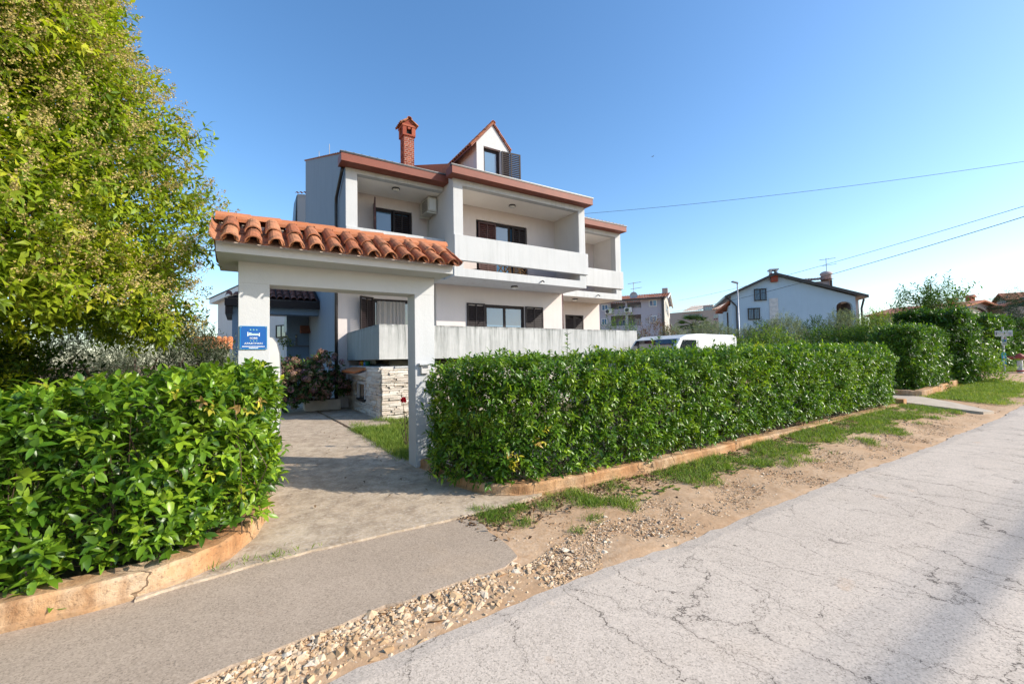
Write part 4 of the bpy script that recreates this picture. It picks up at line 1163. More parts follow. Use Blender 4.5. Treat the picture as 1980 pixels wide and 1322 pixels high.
# long right hedge
polyR = [(2.02, 4.55), (2.14, 4.22), (2.36, 4.02), (2.75, 3.92), (4.0, 3.86), (7.2, 3.87), (13.35, 3.90), (13.45, 4.05), (13.45, 5.2), (2.3, 5.25), (2.02, 5.15)]
def keepR(P):
    return (P[:, 0] < 5.2) & (P[:, 1] < 4.6) & (rng.random(len(P)) < .02)
hr, singles = make_hedge('laurel_hedge', 'long clipped laurel hedge right of the gate along the roadside', polyR, .10, 1.39, 330, .076, .028, 7,
                         w=(.13, .29, .29, .19, .08, .02), vis=lambda x, y: y < 5.1, top_dens=190, lump=.07, twigs=900, inner=1.5, shoots=75, keep=keepR, gap=.04, slen=.11, zfun=lambda x: .03 + .13 * np.clip((x - 3) / 6, 0, 1))
single_leaves(hr, singles, 300)
for hh, pts_ in ((hl, [(-.30, 3.86, 1.22), (.0, 4.08, 1.10)]), (hr, [(2.40, 3.96, .50), (2.45, 3.94, .26), (2.75, 3.88, .60)])):
    ya = Acc()
    for p in pts_:
        q = np.array(p) + rng.normal(size=(4, 3)) * .06
        sprigs(ya, q, np.array([.1, -1.0, .25]) + rng.normal(size=(4, 3)) * .4, 6, .09, .06, .024, [(.52, .46, .05), (.55, .36, .08), (.34, .20, .07), (.40, .45, .05)], (.4, .25, .12, .23))
    ya.build('foliage', M['leaf'], hh, label='yellowing leaves')
# a few long shoots escaping from the top of the right hedge
sh = Acc()
for px, h in ((1096, .34), (1262, .24), (1190, .12), (1060, .13), (1420, .30), (1273, .28), (1305, .2), (1150, .14), (1380, .22), (905, .1), (1500, .12)):
    p = atY(px, 690, 4.25); p[2] = 1.47 + .1 * min(max((p[0] - 3) / 7, 0), 1)
    q = p + np.array([.02, 0, h])
    stems(sh, p[None] - [0, 0, .1], q[None], .006, .003, (.12, .15, .03))
    n = int(5 + h * 45); t = rng.random(n)
    a = rng.random(n) * 6.28; D = np.column_stack([np.cos(a), np.sin(a), .2 + .9 * t])
    leaves(sh, p + np.outer(t, q - p), D, np.tile([0, 0, 1.0], (n, 1)) + D * .3, .085, .028, palette(n, GREENS, (.02, .2, .35, .3, .1, .01)), HI, .3, .35)
sh.build('shoots', M['leaf'], hr)
# hedges beyond the footpath
make_hedge('hedge', 'shorter bright hedge beyond the footpath, behind the low wall', [(15.9, 4.25), (16.2, 4.08), (18.6, 4.10), (18.8, 4.3), (18.8, 5.1), (15.9, 5.05)], .28, 2.08, 280, .10, .036, 6, MID, twigs=120, shoots=60, vis=lambda x, y: y < 5, lump=.12, w=(.2, .34, .26, .14, .05, .01))
make_hedge('hedge', 'tall dark hedge at the corner of the side street', [(19.3, 4.05), (19.7, 3.85), (21.2, 3.95), (21.5, 4.3), (21.6, 5.6), (19.2, 5.45)], .35, 2.74, 230, .12, .042, 6, MID, twigs=150, shoots=50, vis=lambda x, y: x < 21.5, lump=.15, w=(.34, .36, .2, .08, .02, .0))
lb = thing('bush', 'loose bright green bush spilling out beside the tall dark hedge', 'bush', (21.3, 3.75, hz(21.3)))
a = Acc(); n = 420
P = np.array([21.2, 3.75, 1.0]) + rng.normal(size=(n, 3)) * np.array([.42, .30, .42]); P = P[P[:, 2] > .4]
sprigs(a, P, rng.normal(size=P.shape) + np.array([.1, -.3, .6]), 6, .2, .12, .036, GREENS, (.05, .2, .36, .27, .1, .02), MID); a.build('foliage', M['leaf'], lb)
make_hedge('hedge', 'far hedge across the side street behind the sign post', [(26.6, 4.6), (27.2, 4.35), (38, 4.5), (38, 6.5), (26.6, 6.5)], .5, 2.8, 130, .15, .055, 6, MID, twigs=100, shoots=80, vis=lambda x, y: y < 5, lump=.2, w=(.3, .36, .2, .1, .04, 0))

# ------------------------------------------------------------------ trees and shrubs
def tree_limbs(t, base, h, r, n, spread, top=None, mat='bark'):
    b = Vector(base)
    mb = MB(); pts = [b, b + Vector((.03, .02, h * .3)), b + Vector((-.02, .05, h * .6)), b + Vector((.04, 0, h))]
    mb.tube(pts, [r, r * .8, r * .6, r * .25], 9); mb.build('trunk', M[mat], t, smooth=True)
    lm = MB()
    for i in range(n):
        a = 2.4 * i + random.random(); z = h * random.uniform(.25, .95)
        s = b + Vector((0, 0, z)); L = spread * random.uniform(.5, .95) * (1 - .45 * z / h)
        e_ = s + Vector((math.cos(a) * L, math.sin(a) * L, L * random.uniform(.15, .7)))
        m_ = s.lerp(e_, .5) + Vector((random.uniform(-.1, .1), random.uniform(-.1, .1), -.05 * L))
        lm.tube([s, m_, e_], [r * .33, r * .2, r * .06], 6)
    lm.build('limb', M[mat], t, smooth=True)
# privet tree filling the left edge
TC = np.array([-2.45, 6.35])
prof = [(1.2, .9), (1.5, 1.62), (1.8, 1.9), (2.4, 1.83), (2.9, 1.91), (3.4, 1.87), (4.0, 1.73), (4.25, 1.45), (5.0, 1.36), (5.6, 1.12), (6.6, .75), (7.3, .2)]
pz, pr = np.array([p[0] for p in prof]), np.array([p[1] for p in prof])
pt = thing('privet_tree', 'big leafy tree with clusters of pale yellow berries at the left edge', 'tree', (TC[0], TC[1], 0))
tree_limbs(pt, (TC[0], TC[1], -.1), 6.0, .14, 26, 2.2)
def crown_pts(n, inner=.35):
    z = 1.2 + 6.1 * rng.random(n) ** 1.05
    R_ = np.interp(z, pz, pr); a = rng.random(n) * 2 * math.pi
    lob = 1 + .10 * np.sin(3 * a + z * 2.1) + .09 * np.sin(7 * a - z * 3.7) + .06 * np.sin(13 * a + z * 8)
    f = np.where(rng.random(n) < inner, .3 + .6 * rng.random(n), .80 + .24 * rng.random(n))
    rr = R_ * lob * f
    P = np.column_stack([TC[0] + rr * np.cos(a), TC[1] + rr * np.sin(a), z])
    out = np.column_stack([np.cos(a), np.sin(a), .15 + .0 * a])
    k_ = ~((P[:, 2] < 1.82 + .16 * np.sin(3.1 * P[:, 0] + P[:, 1])) & (P[:, 0] > -2.15))
    return P[k_], out[k_]
TG = [(.10, .17, .012), (.20, .285, .016), (.33, .40, .022), (.46, .47, .03), (.58, .48, .035)]
a = Acc()
P, O = crown_pts(15500)
k_ = fnoise(P, 2.6, 9.0) > -.42
P, O = P[k_], O[k_]
sprigs(a, P, O * .8 + np.array([0, 0, -.05]) + rng.normal(size=P.shape) * .55, 8, .20, .086, .035, TG, (.14, .3, .31, .18, .07), MID, spread=.8, fold=.3, droop=.45, stem_c=(.16, .12, .05))
P, O = crown_pts(9000, 1.0)
sprigs(a, P, O * .5 + rng.normal(size=P.shape) * .7, 6, .2, .10, .042, TG, (.3, .35, .25, .08, .02), LO, spread=.9, stem_r=0)
a.build('crown', M['leaf_tree'], pt)
fl = Acc()
P, O = crown_pts(5200, .08)
k_ = fnoise(P, 1.9, 4.0) > -.30
P, O = P[k_], O[k_]
P = P + O * .07
for j in range(34):
    t = rng.random((len(P), 1)) ** .8
    ax = nrm(O * .7 + np.array([0, 0, .45]) + .3 * np.sin(np.arange(len(P)) * 1.7)[:, None])
    q = P + ax * t * .21 + rng.normal(size=P.shape) * (.050 * (1.1 - t))
    c = palette(len(P), [(.46, .38, .10), (.56, .45, .16), (.62, .47, .23), (.40, .40, .09)], (.3, .35, .2, .15), q, 2.0)
    D = rng.normal(size=q.shape)
    leaves(fl, q, D, rng.normal(size=q.shape), .019, .018, c, LO, .6, .0)
ax = nrm(O * .7 + np.array([0, 0, .45]))
stems(fl, P - ax * .02, P + ax * .2, .0022, .001, (.42, .30, .12))
fl.build('berries', M['petal'], pt, smooth=False)

def willow_shrub(name, label, cat, c, rad, h, n, L, W, cols, w, mat='leaf_matt', k=7, slen=.35, trunk=True, tpl=LO, up=.5):
    t = thing(name, label, cat, (c[0], c[1], c[2]))
    if trunk:
        mb = MB()
        for i in range(5):
            a_ = i * 1.257 + .3
            mb.tube([(c[0], c[1], c[2] - .05), (c[0] + math.cos(a_) * rad[0] * .2, c[1] + math.sin(a_) * rad[1] * .2, c[2] + h * .4), (c[0] + math.cos(a_) * rad[0] * .55, c[1] + math.sin(a_) * rad[1] * .55, c[2] + h * .8)], [.05, .035, .012], 6)
        mb.build('trunk', M['bark'], t, smooth=True)
    A_ = Acc()
    d = nrm(rng.normal(size=(n, 3))); r_ = .55 + .5 * rng.random((n, 1)) ** .5
    lob = 1 + .22 * fnoise(d * 2.2, 1.6, c[0])[:, None]
    P = np.array([c[0], c[1], c[2] + h * .55]) + d * r_ * lob * np.array([rad[0], rad[1], h * .5])
    P = P[P[:, 2] > c[2] + .05]
    dd = nrm(P - np.array([c[0], c[1], c[2] + h * .3]))
    sprigs(A_, P, dd + np.array([0, 0, up]) + rng.normal(size=P.shape) * .4, k, slen, L, W, cols, w, tpl, spread=.7, stem_c=(.14, .13, .09))
    A_.build('crown' if trunk else 'foliage', M[mat], t)
    return t
OLIVE = [(.09, .12, .07), (.18, .22, .145), (.28, .32, .23), (.38, .42, .33)]
BUSH = [(.03, .07, .012), (.06, .13, .02), (.11, .20, .03), (.19, .28, .05)]
willow_shrub('olive_tree', 'silvery grey olive shrub behind the left hedge under the leafy tree', 'tree', (-1.55, 9.0, 0), (1.35, 1.0), 2.0, 1500, .07, .012, OLIVE, (.2, .35, .3, .15), k=10)
willow_shrub('olive_tree', 'broad grey olive shrub deep behind the leafy tree at the left edge', 'tree', (-3.3, 10.2, 0), (1.7, 1.1), 2.2, 2000, .075, .013, OLIVE, (.25, .35, .28, .12), k=10)
willow_shrub('olive_tree', 'low grey olive shrub close behind the left hedge beside the shelter', 'tree', (-1.15, 10.6, 0), (1.0, .8), 1.85, 1300, .075, .013, OLIVE, (.25, .35, .28, .12), k=10)
willow_shrub('shrub', 'dark dense shrub in the shade of the leafy tree at the left edge', 'shrub', (-3.0, 7.4, 0), (1.3, .8), 1.65, 1000, .10, .04, BUSH, (.35, .4, .2, .05), k=7)
willow_shrub('shrub', 'dark weedy shrub behind the left hedge near the tiled shelter', 'shrub', (-.62, 8.2, 0), (.4, .5), 1.9, 420, .08, .016, [(.02, .04, .012), (.06, .09, .03), (.16, .2, .1)], (.5, .3, .2), k=8)
def shrub_at(name, label, px, yt, dep, wpx, n, kind, k=7):
    c = atD(px, 684, dep); top = atD(px, yt, dep)[2]; g0 = hz(min(c[0], 60)); r_ = wpx * dep / 826 / 2
    cols, w_ = {'olive': (OLIVE, (.2, .35, .3, .15)), 'green': (BUSH, (.12, .36, .34, .18)), 'bright': ([(.06, .13, .015), (.13, .23, .03), (.24, .34, .05), (.38, .42, .07)], (.15, .35, .3, .2)), 'dark': (BUSH, (.6, .3, .1, 0)), 'red': ([(.12, .06, .045), (.16, .09, .06), (.10, .11, .04)], (.4, .35, .25))}[kind]
    L, W = ((.13, .03) if kind == 'olive' else (.11, .042))
    willow_shrub(name, label, 'tree' if 'tree' in name else 'shrub', (c[0], c[1], g0), (r_, r_ * .7), (top - g0) * .97, n, L * max(1, dep / 24), W * max(1, dep / 24), cols, w_, k=k, slen=.3 * max(1, dep / 26))
for row in (
    ('olive_tree', 'silvery olive shrub in front of the lean-to and street lamp foot', 1375, 629, 27.0, 120, 1300, 'olive', 8),
    ('olive_tree', 'small silvery olive shrub directly right of the street lamp', 1448, 640, 25.5, 60, 600, 'olive', 8),
    ('olive_tree', 'rounded silvery olive shrub under the middle of the grey gable wall', 1517, 619, 24.5, 105, 1300, 'olive', 8),
    ('olive_tree', 'silvery olive shrub below the porch arch of the grey gable house', 1640, 611, 24.0, 100, 1200, 'olive', 8),
    ('shrub', 'dark leafy bush between two silvery olives under the gable wall', 1577, 622, 27.0, 70, 600, 'dark', 6),
    ('shrub', 'small dark brownish bush beside the lower barred window', 1470, 629, 30.0, 60, 420, 'dark', 6),
    ('shrub', 'bright green feathery shrub left of the tall dark hedge', 1700, 614, 21.0, 95, 1100, 'bright', 7),
    ('shrub', 'yellow green garden bush behind the right hedge, right of the van', 1490, 648, 15.5, 130, 1000, 'bright', 7),
    ('shrub', 'mid green garden bush showing over the right hedge near its end', 1600, 646, 17.0, 120, 900, 'green', 7),
    ('shrub', 'low bright green bush peeping over the far end of the right hedge', 1660, 645, 16.0, 80, 700, 'bright', 7),
    ('shrub', 'reddish brown bare shrub beside the end of the terrace', 1268, 624, 22.0, 95, 520, 'red', 6),
    ('shrub', 'loose green shrub in front of the apartment building balconies', 1200, 606, 24.0, 80, 420, 'green', 6),
    ('shrub', 'greyish green bush left of the palm', 1305, 634, 25.0, 60, 420, 'olive', 7)):
    shrub_at(*row)
# feathery tree over the tall hedge
ft = thing('ash_tree', 'young feathery leaved tree rising above the tall dark hedge', 'tree', (21.3, 7.3, hz(21.3)))
cc = atX(1800, 575, 21.3)
tree_limbs(ft, (cc[0], cc[1], .3), cc[2] + .2, .07, 14, 1.6)
A_ = Acc(); n = 250
P = np.array([cc[0], cc[1], cc[2] - .45]) + nrm(rng.normal(size=(n, 3))) * (rng.random((n, 1)) ** .5) * np.array([1.15, 1.0, .8])
D = nrm(P - np.array([cc[0], cc[1], cc[2] - 1.6])) + rng.normal(size=P.shape) * .25
sprigs(A_, P, D, 14, .5, .15, .045, BUSH, (.08, .32, .38, .22), MID, spread=1.0, droop=.3); A_.build('crown', M['leaf_matt'], ft)
# conifer at the right edge
cf = thing('pine_tree', 'dark pine bough tree cut by the right edge of the view', 'tree', (30.5, 5.5, hz(30)))
pp = atX(1985, 590, 31.0)
tree_limbs(cf, (pp[0] + .7, pp[1], .4), 3.6, .12, 14, 1.6)
A_ = Acc(); n = 420
P = np.array([pp[0] + .7, pp[1], 3.4]) + nrm(rng.normal(size=(n, 3))) * rng.random((n, 1)) ** .4 * np.array([1.2, 1.05, 1.0])
sprigs(A_, P, nrm(P - np.array([pp[0] + .7, pp[1], 2.6])) * np.array([1, 1, .3]) + rng.normal(size=P.shape) * .2, 16, .5, .13, .014, [(.02, .05, .03), (.04, .08, .045), (.08, .12, .06)], (.4, .4, .2), LO, spread=.6); A_.build('crown', M['leaf_matt'], cf)
# fan palm in front of the far apartment building
pl = thing('palm', 'small fan palm beside the gable end of the apartment building', 'palm', (25.5, 21.0, hz(25)))
q = atD(1340, 628, 31)
MB().tube([(q[0], q[1], .2), (q[0], q[1], q[2] - .1)], [.16, .13], 9).build('trunk', M['bark'], pl)
A_ = Acc()
for i in range(30):
    a_ = i * 2.4; el = random.uniform(-.3, 1.1); d = np.array([math.cos(a_) * math.cos(el), math.sin(a_) * math.cos(el), math.sin(el)])
    e_ = q + d * .6; stems(A_, q[None], e_[None], .02, .012, (.08, .11, .03))
    side = nrm(np.cross(d, [0, 0, 1.0]))
    t_ = np.linspace(-1.2, 1.2, 11); D = np.outer(np.cos(t_), d) + np.outer(np.sin(t_), side)
    leaves(A_, np.repeat(e_[None], 11, 0), D, np.tile([0, 0, 1.0], (11, 1)), .6, .05, palette(11, [(.03, .07, .025), (.06, .12, .04)], (.6, .4)), LO, .2, .25)
A_.build('fronds', M['leaf_matt'], pl)

# hydrangea in its concrete planter by the house
HX = [(1.05, 13.6, .78, .62), (1.55, 14.1, .95, .6), (2.05, 13.75, 1.12, .62), (1.25, 14.4, 1.1, .55), (.85, 14.2, 1.05, .45), (2.35, 13.9, .7, .42), (1.7, 13.4, .75, .5)]
hy = thing('hydrangea_bush', 'large hydrangea bush with faded brown pink flower heads beside the house', 'bush', (1.6, 13.9, 0))
A_, B_ = Acc(), Acc()
for (x, y, z, r_) in HX:
    n = 150; d = nrm(rng.normal(size=(n, 3))); P = np.array([x, y, z]) + d * r_ * (.6 + .4 * rng.random((n, 1))) * np.array([1, .9, 1.0]); k_ = P[:, 2] > np.where(P[:, 0] > 1.45, .50, .22); P, d = P[k_], d[k_]
    sprigs(A_, P, d + np.array([0, 0, .4]), 5, .12, .12, .075, [(.03, .065, .015), (.06, .11, .025), (.10, .15, .03), (.2, .12, .05)], (.35, .35, .2, .1), MID)
    m_ = rng.random(len(P)) < .36
    for c in P[m_] + d[m_] * .1:
        k = 60; dd = nrm(rng.normal(size=(k, 3))); pc = palette(1, [(.30, .16, .12), (.36, .22, .17), (.42, .30, .20), (.30, .17, .19)], (.35, .3, .15, .2))[0]
        leaves(B_, c + dd * .085, np.cross(dd, rng.normal(size=(k, 3))), dd, .042, .04, pc * (.75 + .5 * rng.random((k, 1))), LO, .2, .3)
A_.build('foliage', M['leaf_matt'], hy); B_.build('flower_heads', M['petal'], hy)
st_ = Acc(); n = 60
A0 = np.column_stack([.9 + 1.5 * rng.random(n), 14.0 + .3 * rng.random(n), np.full(n, .28)]); stems(st_, A0, A0 + rng.normal(size=(n, 3)) * .2 + np.array([0, 0, .8]), .012, .006, (.09, .065, .045)); st_.build('stems', M['leaf_matt'], hy)
pb = thing('planter', 'weathered concrete planter box at the foot of the hydrangea', 'planter', (2.0, 13.6, .05))
pm = MB()
for a_ in ((1.55, 2.52, 13.72, 13.80), (1.55, 2.52, 14.32, 14.40), (1.55, 1.63, 13.801, 14.319), (2.44, 2.52, 13.801, 14.319)): pm.box(a_[0], a_[1], a_[2], a_[3], .057, .36)
pm.build('box_wall', M['path'], pb, bevel=.01); MB().box(1.635, 2.435, 13.805, 14.315, .07, .31).build('soil', M['soil_dark'], pb)
# rose by the gate
rs_ = thing('rose_bush', 'thin rose bush with one crimson flower beside the right gate pillar', 'rose', (2.32, 7.05, .03))
rm = MB()
for (dx, dy, h) in ((-.03, 0, .80), (.05, .03, .62), (.1, -.02, .5), (-.05, .05, .35)): rm.tube([(2.32, 7.05, .02), (2.32 + dx * .6, 7.05 + dy, .03 + h * .5), (2.30 + dx, 7.05 + dy, h)], [.009, .007, .004], 6)
rm.build('stem', M['twig'], rs_)
A_ = Acc(); n = 46; P = np.column_stack([2.33 + rng.normal(size=n) * .06, 7.05 + rng.normal(size=n) * .05, .12 + .55 * rng.random(n)])
leaves(A_, P, rng.normal(size=(n, 3)), np.tile([0, 0, 1.0], (n, 1)), .05, .03, palette(n, [(.05, .08, .025), (.10, .08, .04), (.06, .05, .03)], (.5, .3, .2)), MID); A_.build('foliage', M['leaf_matt'], rs_)
B_ = Acc(); fc = np.array([2.285, 7.05, .83]); dd = nrm(rng.normal(size=(46, 3)) + np.array([0, 0, .2]))
leaves(B_, fc + dd * .006, dd, np.cross(dd, rng.normal(size=(46, 3))), .052, .05, palette(46, [(.34, .004, .018), (.5, .01, .03)], (.5, .5)), MID, .3, .4); B_.build('flower', M['petal'], rs_, kind=None)

# ------------------------------------------------------------------ grass, litter, stones on the ground
def zground(x, y):
    return hg(np.minimum(x, 60)) + verge(x, y)
def tufts(acc, P, n, h, w, cols, wts, spread=.05):
    k = len(P); Q = np.repeat(P, n, 0); m_ = k * n
    Q[:, :2] += rng.normal(size=(m_, 2)) * spread
    D = np.column_stack([rng.normal(size=(m_, 2)) * .5, np.ones(m_)])
    leaves(acc, Q, D, np.column_stack([rng.normal(size=(m_, 2)), np.full(m_, .2)]), h * (.5 + .8 * rng.random(m_)), w, palette(m_, cols, wts, Q, 3.0), MID, .1, .45)
GR = [(.085, .155, .02), (.17, .265, .035), (.28, .36, .06), (.42, .40, .13), (.48, .39, .20)]
ga = Acc()
n = 14000
x = 1.9 + 19 * rng.random(n) ** 1.25; y = 2.35 + 1.45 * rng.random(n)
xy = np.column_stack([x, y, zground(x, y)])
nz = fnoise(xy, 2.2, 1.0) * .55 + fnoise(xy, 5.5, 6.0) * .45
lim = np.where(x < 4.5, .30, np.where(x < 8, .02, -.16)) + np.interp(y, [2.35, 2.75, 3.2, 3.8], [.9, .35, .02, -.12]) - np.clip((x - 12) / 10, 0, .5)
k_ = (nz > lim) & ~((x > 13.5) & (x < 15.4) & (y > 2.3))
tufts(ga, xy[k_], 9, .075, .006, GR, (.3, .34, .22, .1, .04), .04)
# tufts close to the asphalt patch
for (cx_, cy_, r_, m_) in ((2.02, 3.50, .16, 60), (2.3, 3.62, .12, 40), (2.15, 3.3, .1, 22), (2.6, 3.55, .16, 30), (2.75, 3.0, .08, 12), (3.05, 3.3, .12, 16), (1.95, 3.78, .06, 16), (2.9, 3.66, .14, 26), (3.6, 3.6, .2, 30), (2.45, 2.85, .06, 8)):
    q = np.column_stack([cx_ + rng.normal(size=m_) * r_ * .6, cy_ + rng.normal(size=m_) * r_ * .45, np.zeros(m_)]); tufts(ga, q, 10, .06, .005, GR, (.32, .36, .2, .08, .04), .03)
n = 4200; x = 15.2 + 7 * rng.random(n); y = 2.25 + 1.7 * rng.random(n); k_ = (x > 15.5 - (y - 2.2) * .4) & (fnoise(np.stack([x, y, x * 0], -1), 2.0, 2.0) > -.12 + .5 * (y < 2.6))
q = np.column_stack([x, y, zground(x, y) + .01])[k_]; tufts(ga, q, 5, .075, .009, GR, (.12, .28, .32, .2, .08), .07)
# broad weeds among the grass
n = 420; x = 3.5 + 9.5 * rng.random(n); y = 3.0 + .75 * rng.random(n); q = np.column_stack([x, y, zground(x, y) + .01])
for j in range(6):
    a_ = rng.random(n) * 6.28; leaves(ga, q, np.column_stack([np.cos(a_), np.sin(a_), .5 + .4 * rng.random(n)]), np.tile([0, 0, 1.0], (n, 1)), .055, .03, palette(n, GR, (.4, .4, .2, 0, 0)), MID, .3, .4)
# lawn strip behind the gate
n = 9000; x = 2.0 + 3.6 * rng.random(n) ** 1.3; y = 6.1 + 4.3 * rng.random(n); k_ = (y > 6.15) & ~((x < 2.95) & (y > 9.6))
q = np.column_stack([x, y, np.full(n, .03)])[k_]; q = q[fnoise(q, 3.0, 8.0) > -.45]; tufts(ga, q, 5, .11, .006, GR, (.25, .33, .26, .11, .05), .05)
# weeds around the stone corner and the drive edges
for (cx_, cy_, m_) in ((2.80, 10.4, 26), (2.2, 9.9, 18), (.25, 3.73, 8), (.05, 3.70, 10), (2.95, 10.3, 22)):
    q = np.column_stack([cx_ + rng.normal(size=m_) * .12, cy_ + rng.normal(size=m_) * .03, np.full(m_, .05)]); tufts(ga, q, 6, .05 if cy_ < 5 else .12, .006, GR, (.2, .35, .3, .1, .05), .03)
# rough grass of the side garden and the far verge
n = 3500; x = -4 + 3.2 * rng.random(n); y = 5 + 8 * rng.random(n); q = np.column_stack([x, y, np.full(n, .03)]); tufts(ga, q, 4, .10, .01, GR, (.3, .35, .2, .1, .05), .07)
n = 2500; x = 23.5 + 12 * rng.random(n); y = 3.6 + 1.0 * rng.random(n); q = np.column_stack([x, y, zground(x, y)]); tufts(ga, q[(x > 26.2)], 4, .16, .02, GR, (.2, .3, .3, .15, .05), .1)
tag(ga.build('grass', M['grass']), 'patchy green grass and weeds on the orange dirt verge', 'grass')
# dry leaves under the right hedge
la = Acc(); n = 1500; x = 1.7 + 9 * rng.random(n) ** 1.6; y = 3.72 - np.abs(rng.normal(size=n)) * .24; k_ = y > 2.5
q = np.column_stack([x, y, zground(x, y) + .015 + .012 * rng.random(n)])[k_]; m_ = len(q)
leaves(la, q, np.column_stack([rng.normal(size=(m_, 2)), rng.normal(size=m_) * .25]), np.column_stack([rng.normal(size=(m_, 2)) * .4, np.ones(m_)]), .05, .026, palette(m_, [(.16, .085, .045), (.24, .14, .075), (.34, .22, .12), (.10, .06, .04)], (.35, .3, .15, .2)), MID, .5, .5)
n = 34; q = np.column_stack([.2 + 1.8 * rng.random(n), 4 + 6 * rng.random(n), np.full(n, .062)]); leaves(la, q, np.column_stack([rng.normal(size=(n, 2)), np.zeros(n)]), np.tile([0, 0, 1.0], (n, 1)), .05, .025, palette(n, [(.2, .12, .06), (.12, .07, .04)], (.5, .5)), MID, .4, .3)
tag(la.build('leaf_litter', M['litter']), 'dry brown leaves lying along the foot of the right hedge', 'dead leaves')
# gravel
def rocks(P, r, n_side=6):
    """angular stones: squashed random polyhedra, vectorised"""
    n = len(P); base = np.array([[0, 0, 1], [0, 0, -1], [1, 0, .1], [.5, .87, -.1], [-.5, .87, .12], [-1, 0, -.1], [-.5, -.87, .1], [.5, -.87, -.05]], float)
    T = np.array([[0, 2, 3], [0, 3, 4], [0, 4, 5], [0, 5, 6], [0, 6, 7], [0, 7, 2], [1, 3, 2], [1, 4, 3], [1, 5, 4], [1, 6, 5], [1, 7, 6], [1, 2, 7]])
    V = base[None] * (.62 + .65 * rng.random((n, 8, 1))) + rng.normal(size=(n, 8, 3)) * .10
    V = V * (np.array([1.25, .9, .62]) * (.75 + .5 * rng.random((n, 1, 3))))
    a = rng.random(n) * 6.28; ca, sa = np.cos(a)[:, None], np.sin(a)[:, None]
    tl = rng.normal(size=n)[:, None] * .35
    X, Y, Z = V[..., 0], V[..., 1], V[..., 2]
    Y, Z = Y * np.cos(tl) - Z * np.sin(tl), Y * np.sin(tl) + Z * np.cos(tl)
    V = np.stack([X * ca - Y * sa, X * sa + Y * ca, Z], -1) * r[:, None, None] + P[:, None]
    return V, T[None] + (np.arange(n) * 8)[:, None, None]
ra = Acc()
n = 42000
x = -.9 + 12.5 * rng.random(n) ** 1.9; y = 2.12 + .62 * rng.random(n)
y = np.where(x > 1.7, 2.15 + (.45 + .45 * np.clip((x - 1.7) / 1.2, 0, 1)) * rng.random(n) ** 1.25, y)
e_ = np.interp(x, xr, edge)
k_ = (y > e_ + .004) & ((x > 1.72) | (y < np.interp(x, [-1.2, -.18, .6, 1.7], [2.47, 2.555, 2.645, 2.70])))
x, y = x[k_], y[k_]; n = len(x)
r = np.clip(np.exp(rng.normal(size=n) * .6 + np.log(.0062)), .003, .03)
r = r * np.where(x < 1.9, 1.0, np.where(x < 3.2, .8, .6)); r = np.where((rng.random(n) < .022) & (x < 1.9), .013 + .011 * rng.random(n), r)
z = np.where(y < 2.9, np.interp(y - np.interp(x, xr, edge), [0, .15, .4], [-.012, -.006, .004]), .0) + zground(x, y) + r * .25
V, T = rocks(np.column_stack([x, y, z]), r); ra.add(V, T, np.ones_like(V))
n = 5200; x = 1.9 + 14 * rng.random(n) ** 1.3; y = 2.3 + 1.4 * rng.random(n); r = np.clip(np.exp(rng.normal(size=n) * .5 + np.log(.006)), .002, .018)
r *= .75; V, T = rocks(np.column_stack([x, y, zground(x, y) + r * .3]), r); ra.add(V, T, np.ones_like(V))
tag(ra.build('gravel', M['gravel'], smooth=False), 'loose pale limestone gravel between the asphalt patch and the road', 'gravel')

# ------------------------------------------------------------------ neighbours: each facade stands in its own frame
class Facade:
    """local frame of a building: x along the front, y behind it, z up; px(...) turns a bearing into (x, z) on the front"""
    def __init__(s, name, label, cat, p0, d0_, p1, d1_):
        a, b = atD(p0[0], p0[1], d0_), atD(p1[0], p1[1], d1_)
        s.o = np.array([a[0], a[1], 0.0]); u = np.array([b[0] - a[0], b[1] - a[1], 0.0]); s.L = np.linalg.norm(u); s.u = u / s.L
        s.n = np.array([-s.u[1], s.u[0], 0.0])
        s.t = thing(name, label, cat, tuple(s.o), math.atan2(s.u[1], s.u[0]))
    def px(s, px, py, depth=0.0):
        d = ray(px, py); o = s.o + s.n * depth
        t = ((o - [0, 0, EYE]) @ s.n) / (d @ s.n)
        p = np.array([0, 0, EYE]) + d * t
        return float((p - o) @ s.u), float(p[2])
    def win(s, x0, x1, z0, z1, frame='white_plastic', gl='glass_blue', bars=0, y=0.0, fr=.07):
        m_ = MB()
        for a in ((x0 - fr, x0, z0 - fr, z1 + fr), (x1, x1 + fr, z0 - fr, z1 + fr), (x0, x1, z0 - fr, z0), (x0, x1, z1, z1 + fr), ((x0 + x1) / 2 - .025, (x0 + x1) / 2 + .025, z0, z1)): m_.box(a[0], a[1], y - .05, y + .02, a[2], a[3])
        w = m_.build('window', M[frame], s.t)
        MB().box(x0, x1, y - .02, y - .01, z0, z1).build('pane', M[gl], w)
        if bars:
            b = MB()
            for k in range(bars): xx_ = x0 - fr + (x1 - x0 + 2 * fr) * (k + .5) / bars; b.box(xx_ - .012, xx_ + .012, y - .14, y - .115, z0 - .1, z1 + .1)
            for zz_ in (z0 - .08, z1 + .06): b.box(x0 - .1, x1 + .1, y - .142, y - .113, zz_, zz_ + .025)
            b.build('window_bars', M['dark_metal'], w)
        return w
def antenna(parent, x, y, z0, z1, local=True):
    a = MB(); a.tube([(x, y, z0), (x, y, z1)], .03, 6)
    a.tube([(x - .55, y, z1 - .15), (x + .75, y, z1 - .05)], .02, 5); a.tube([(x - .3, y, z1 - .7), (x + .8, y, z1 - .6)], .02, 5)
    for k in range(6): a.tube([(x - .5 + .22 * k, y - .22, z1 - .14 + .016 * k), (x - .5 + .22 * k, y + .22, z1 - .14 + .016 * k)], .012, 4)
    return a.build('antenna', M['grey_metal'], parent)
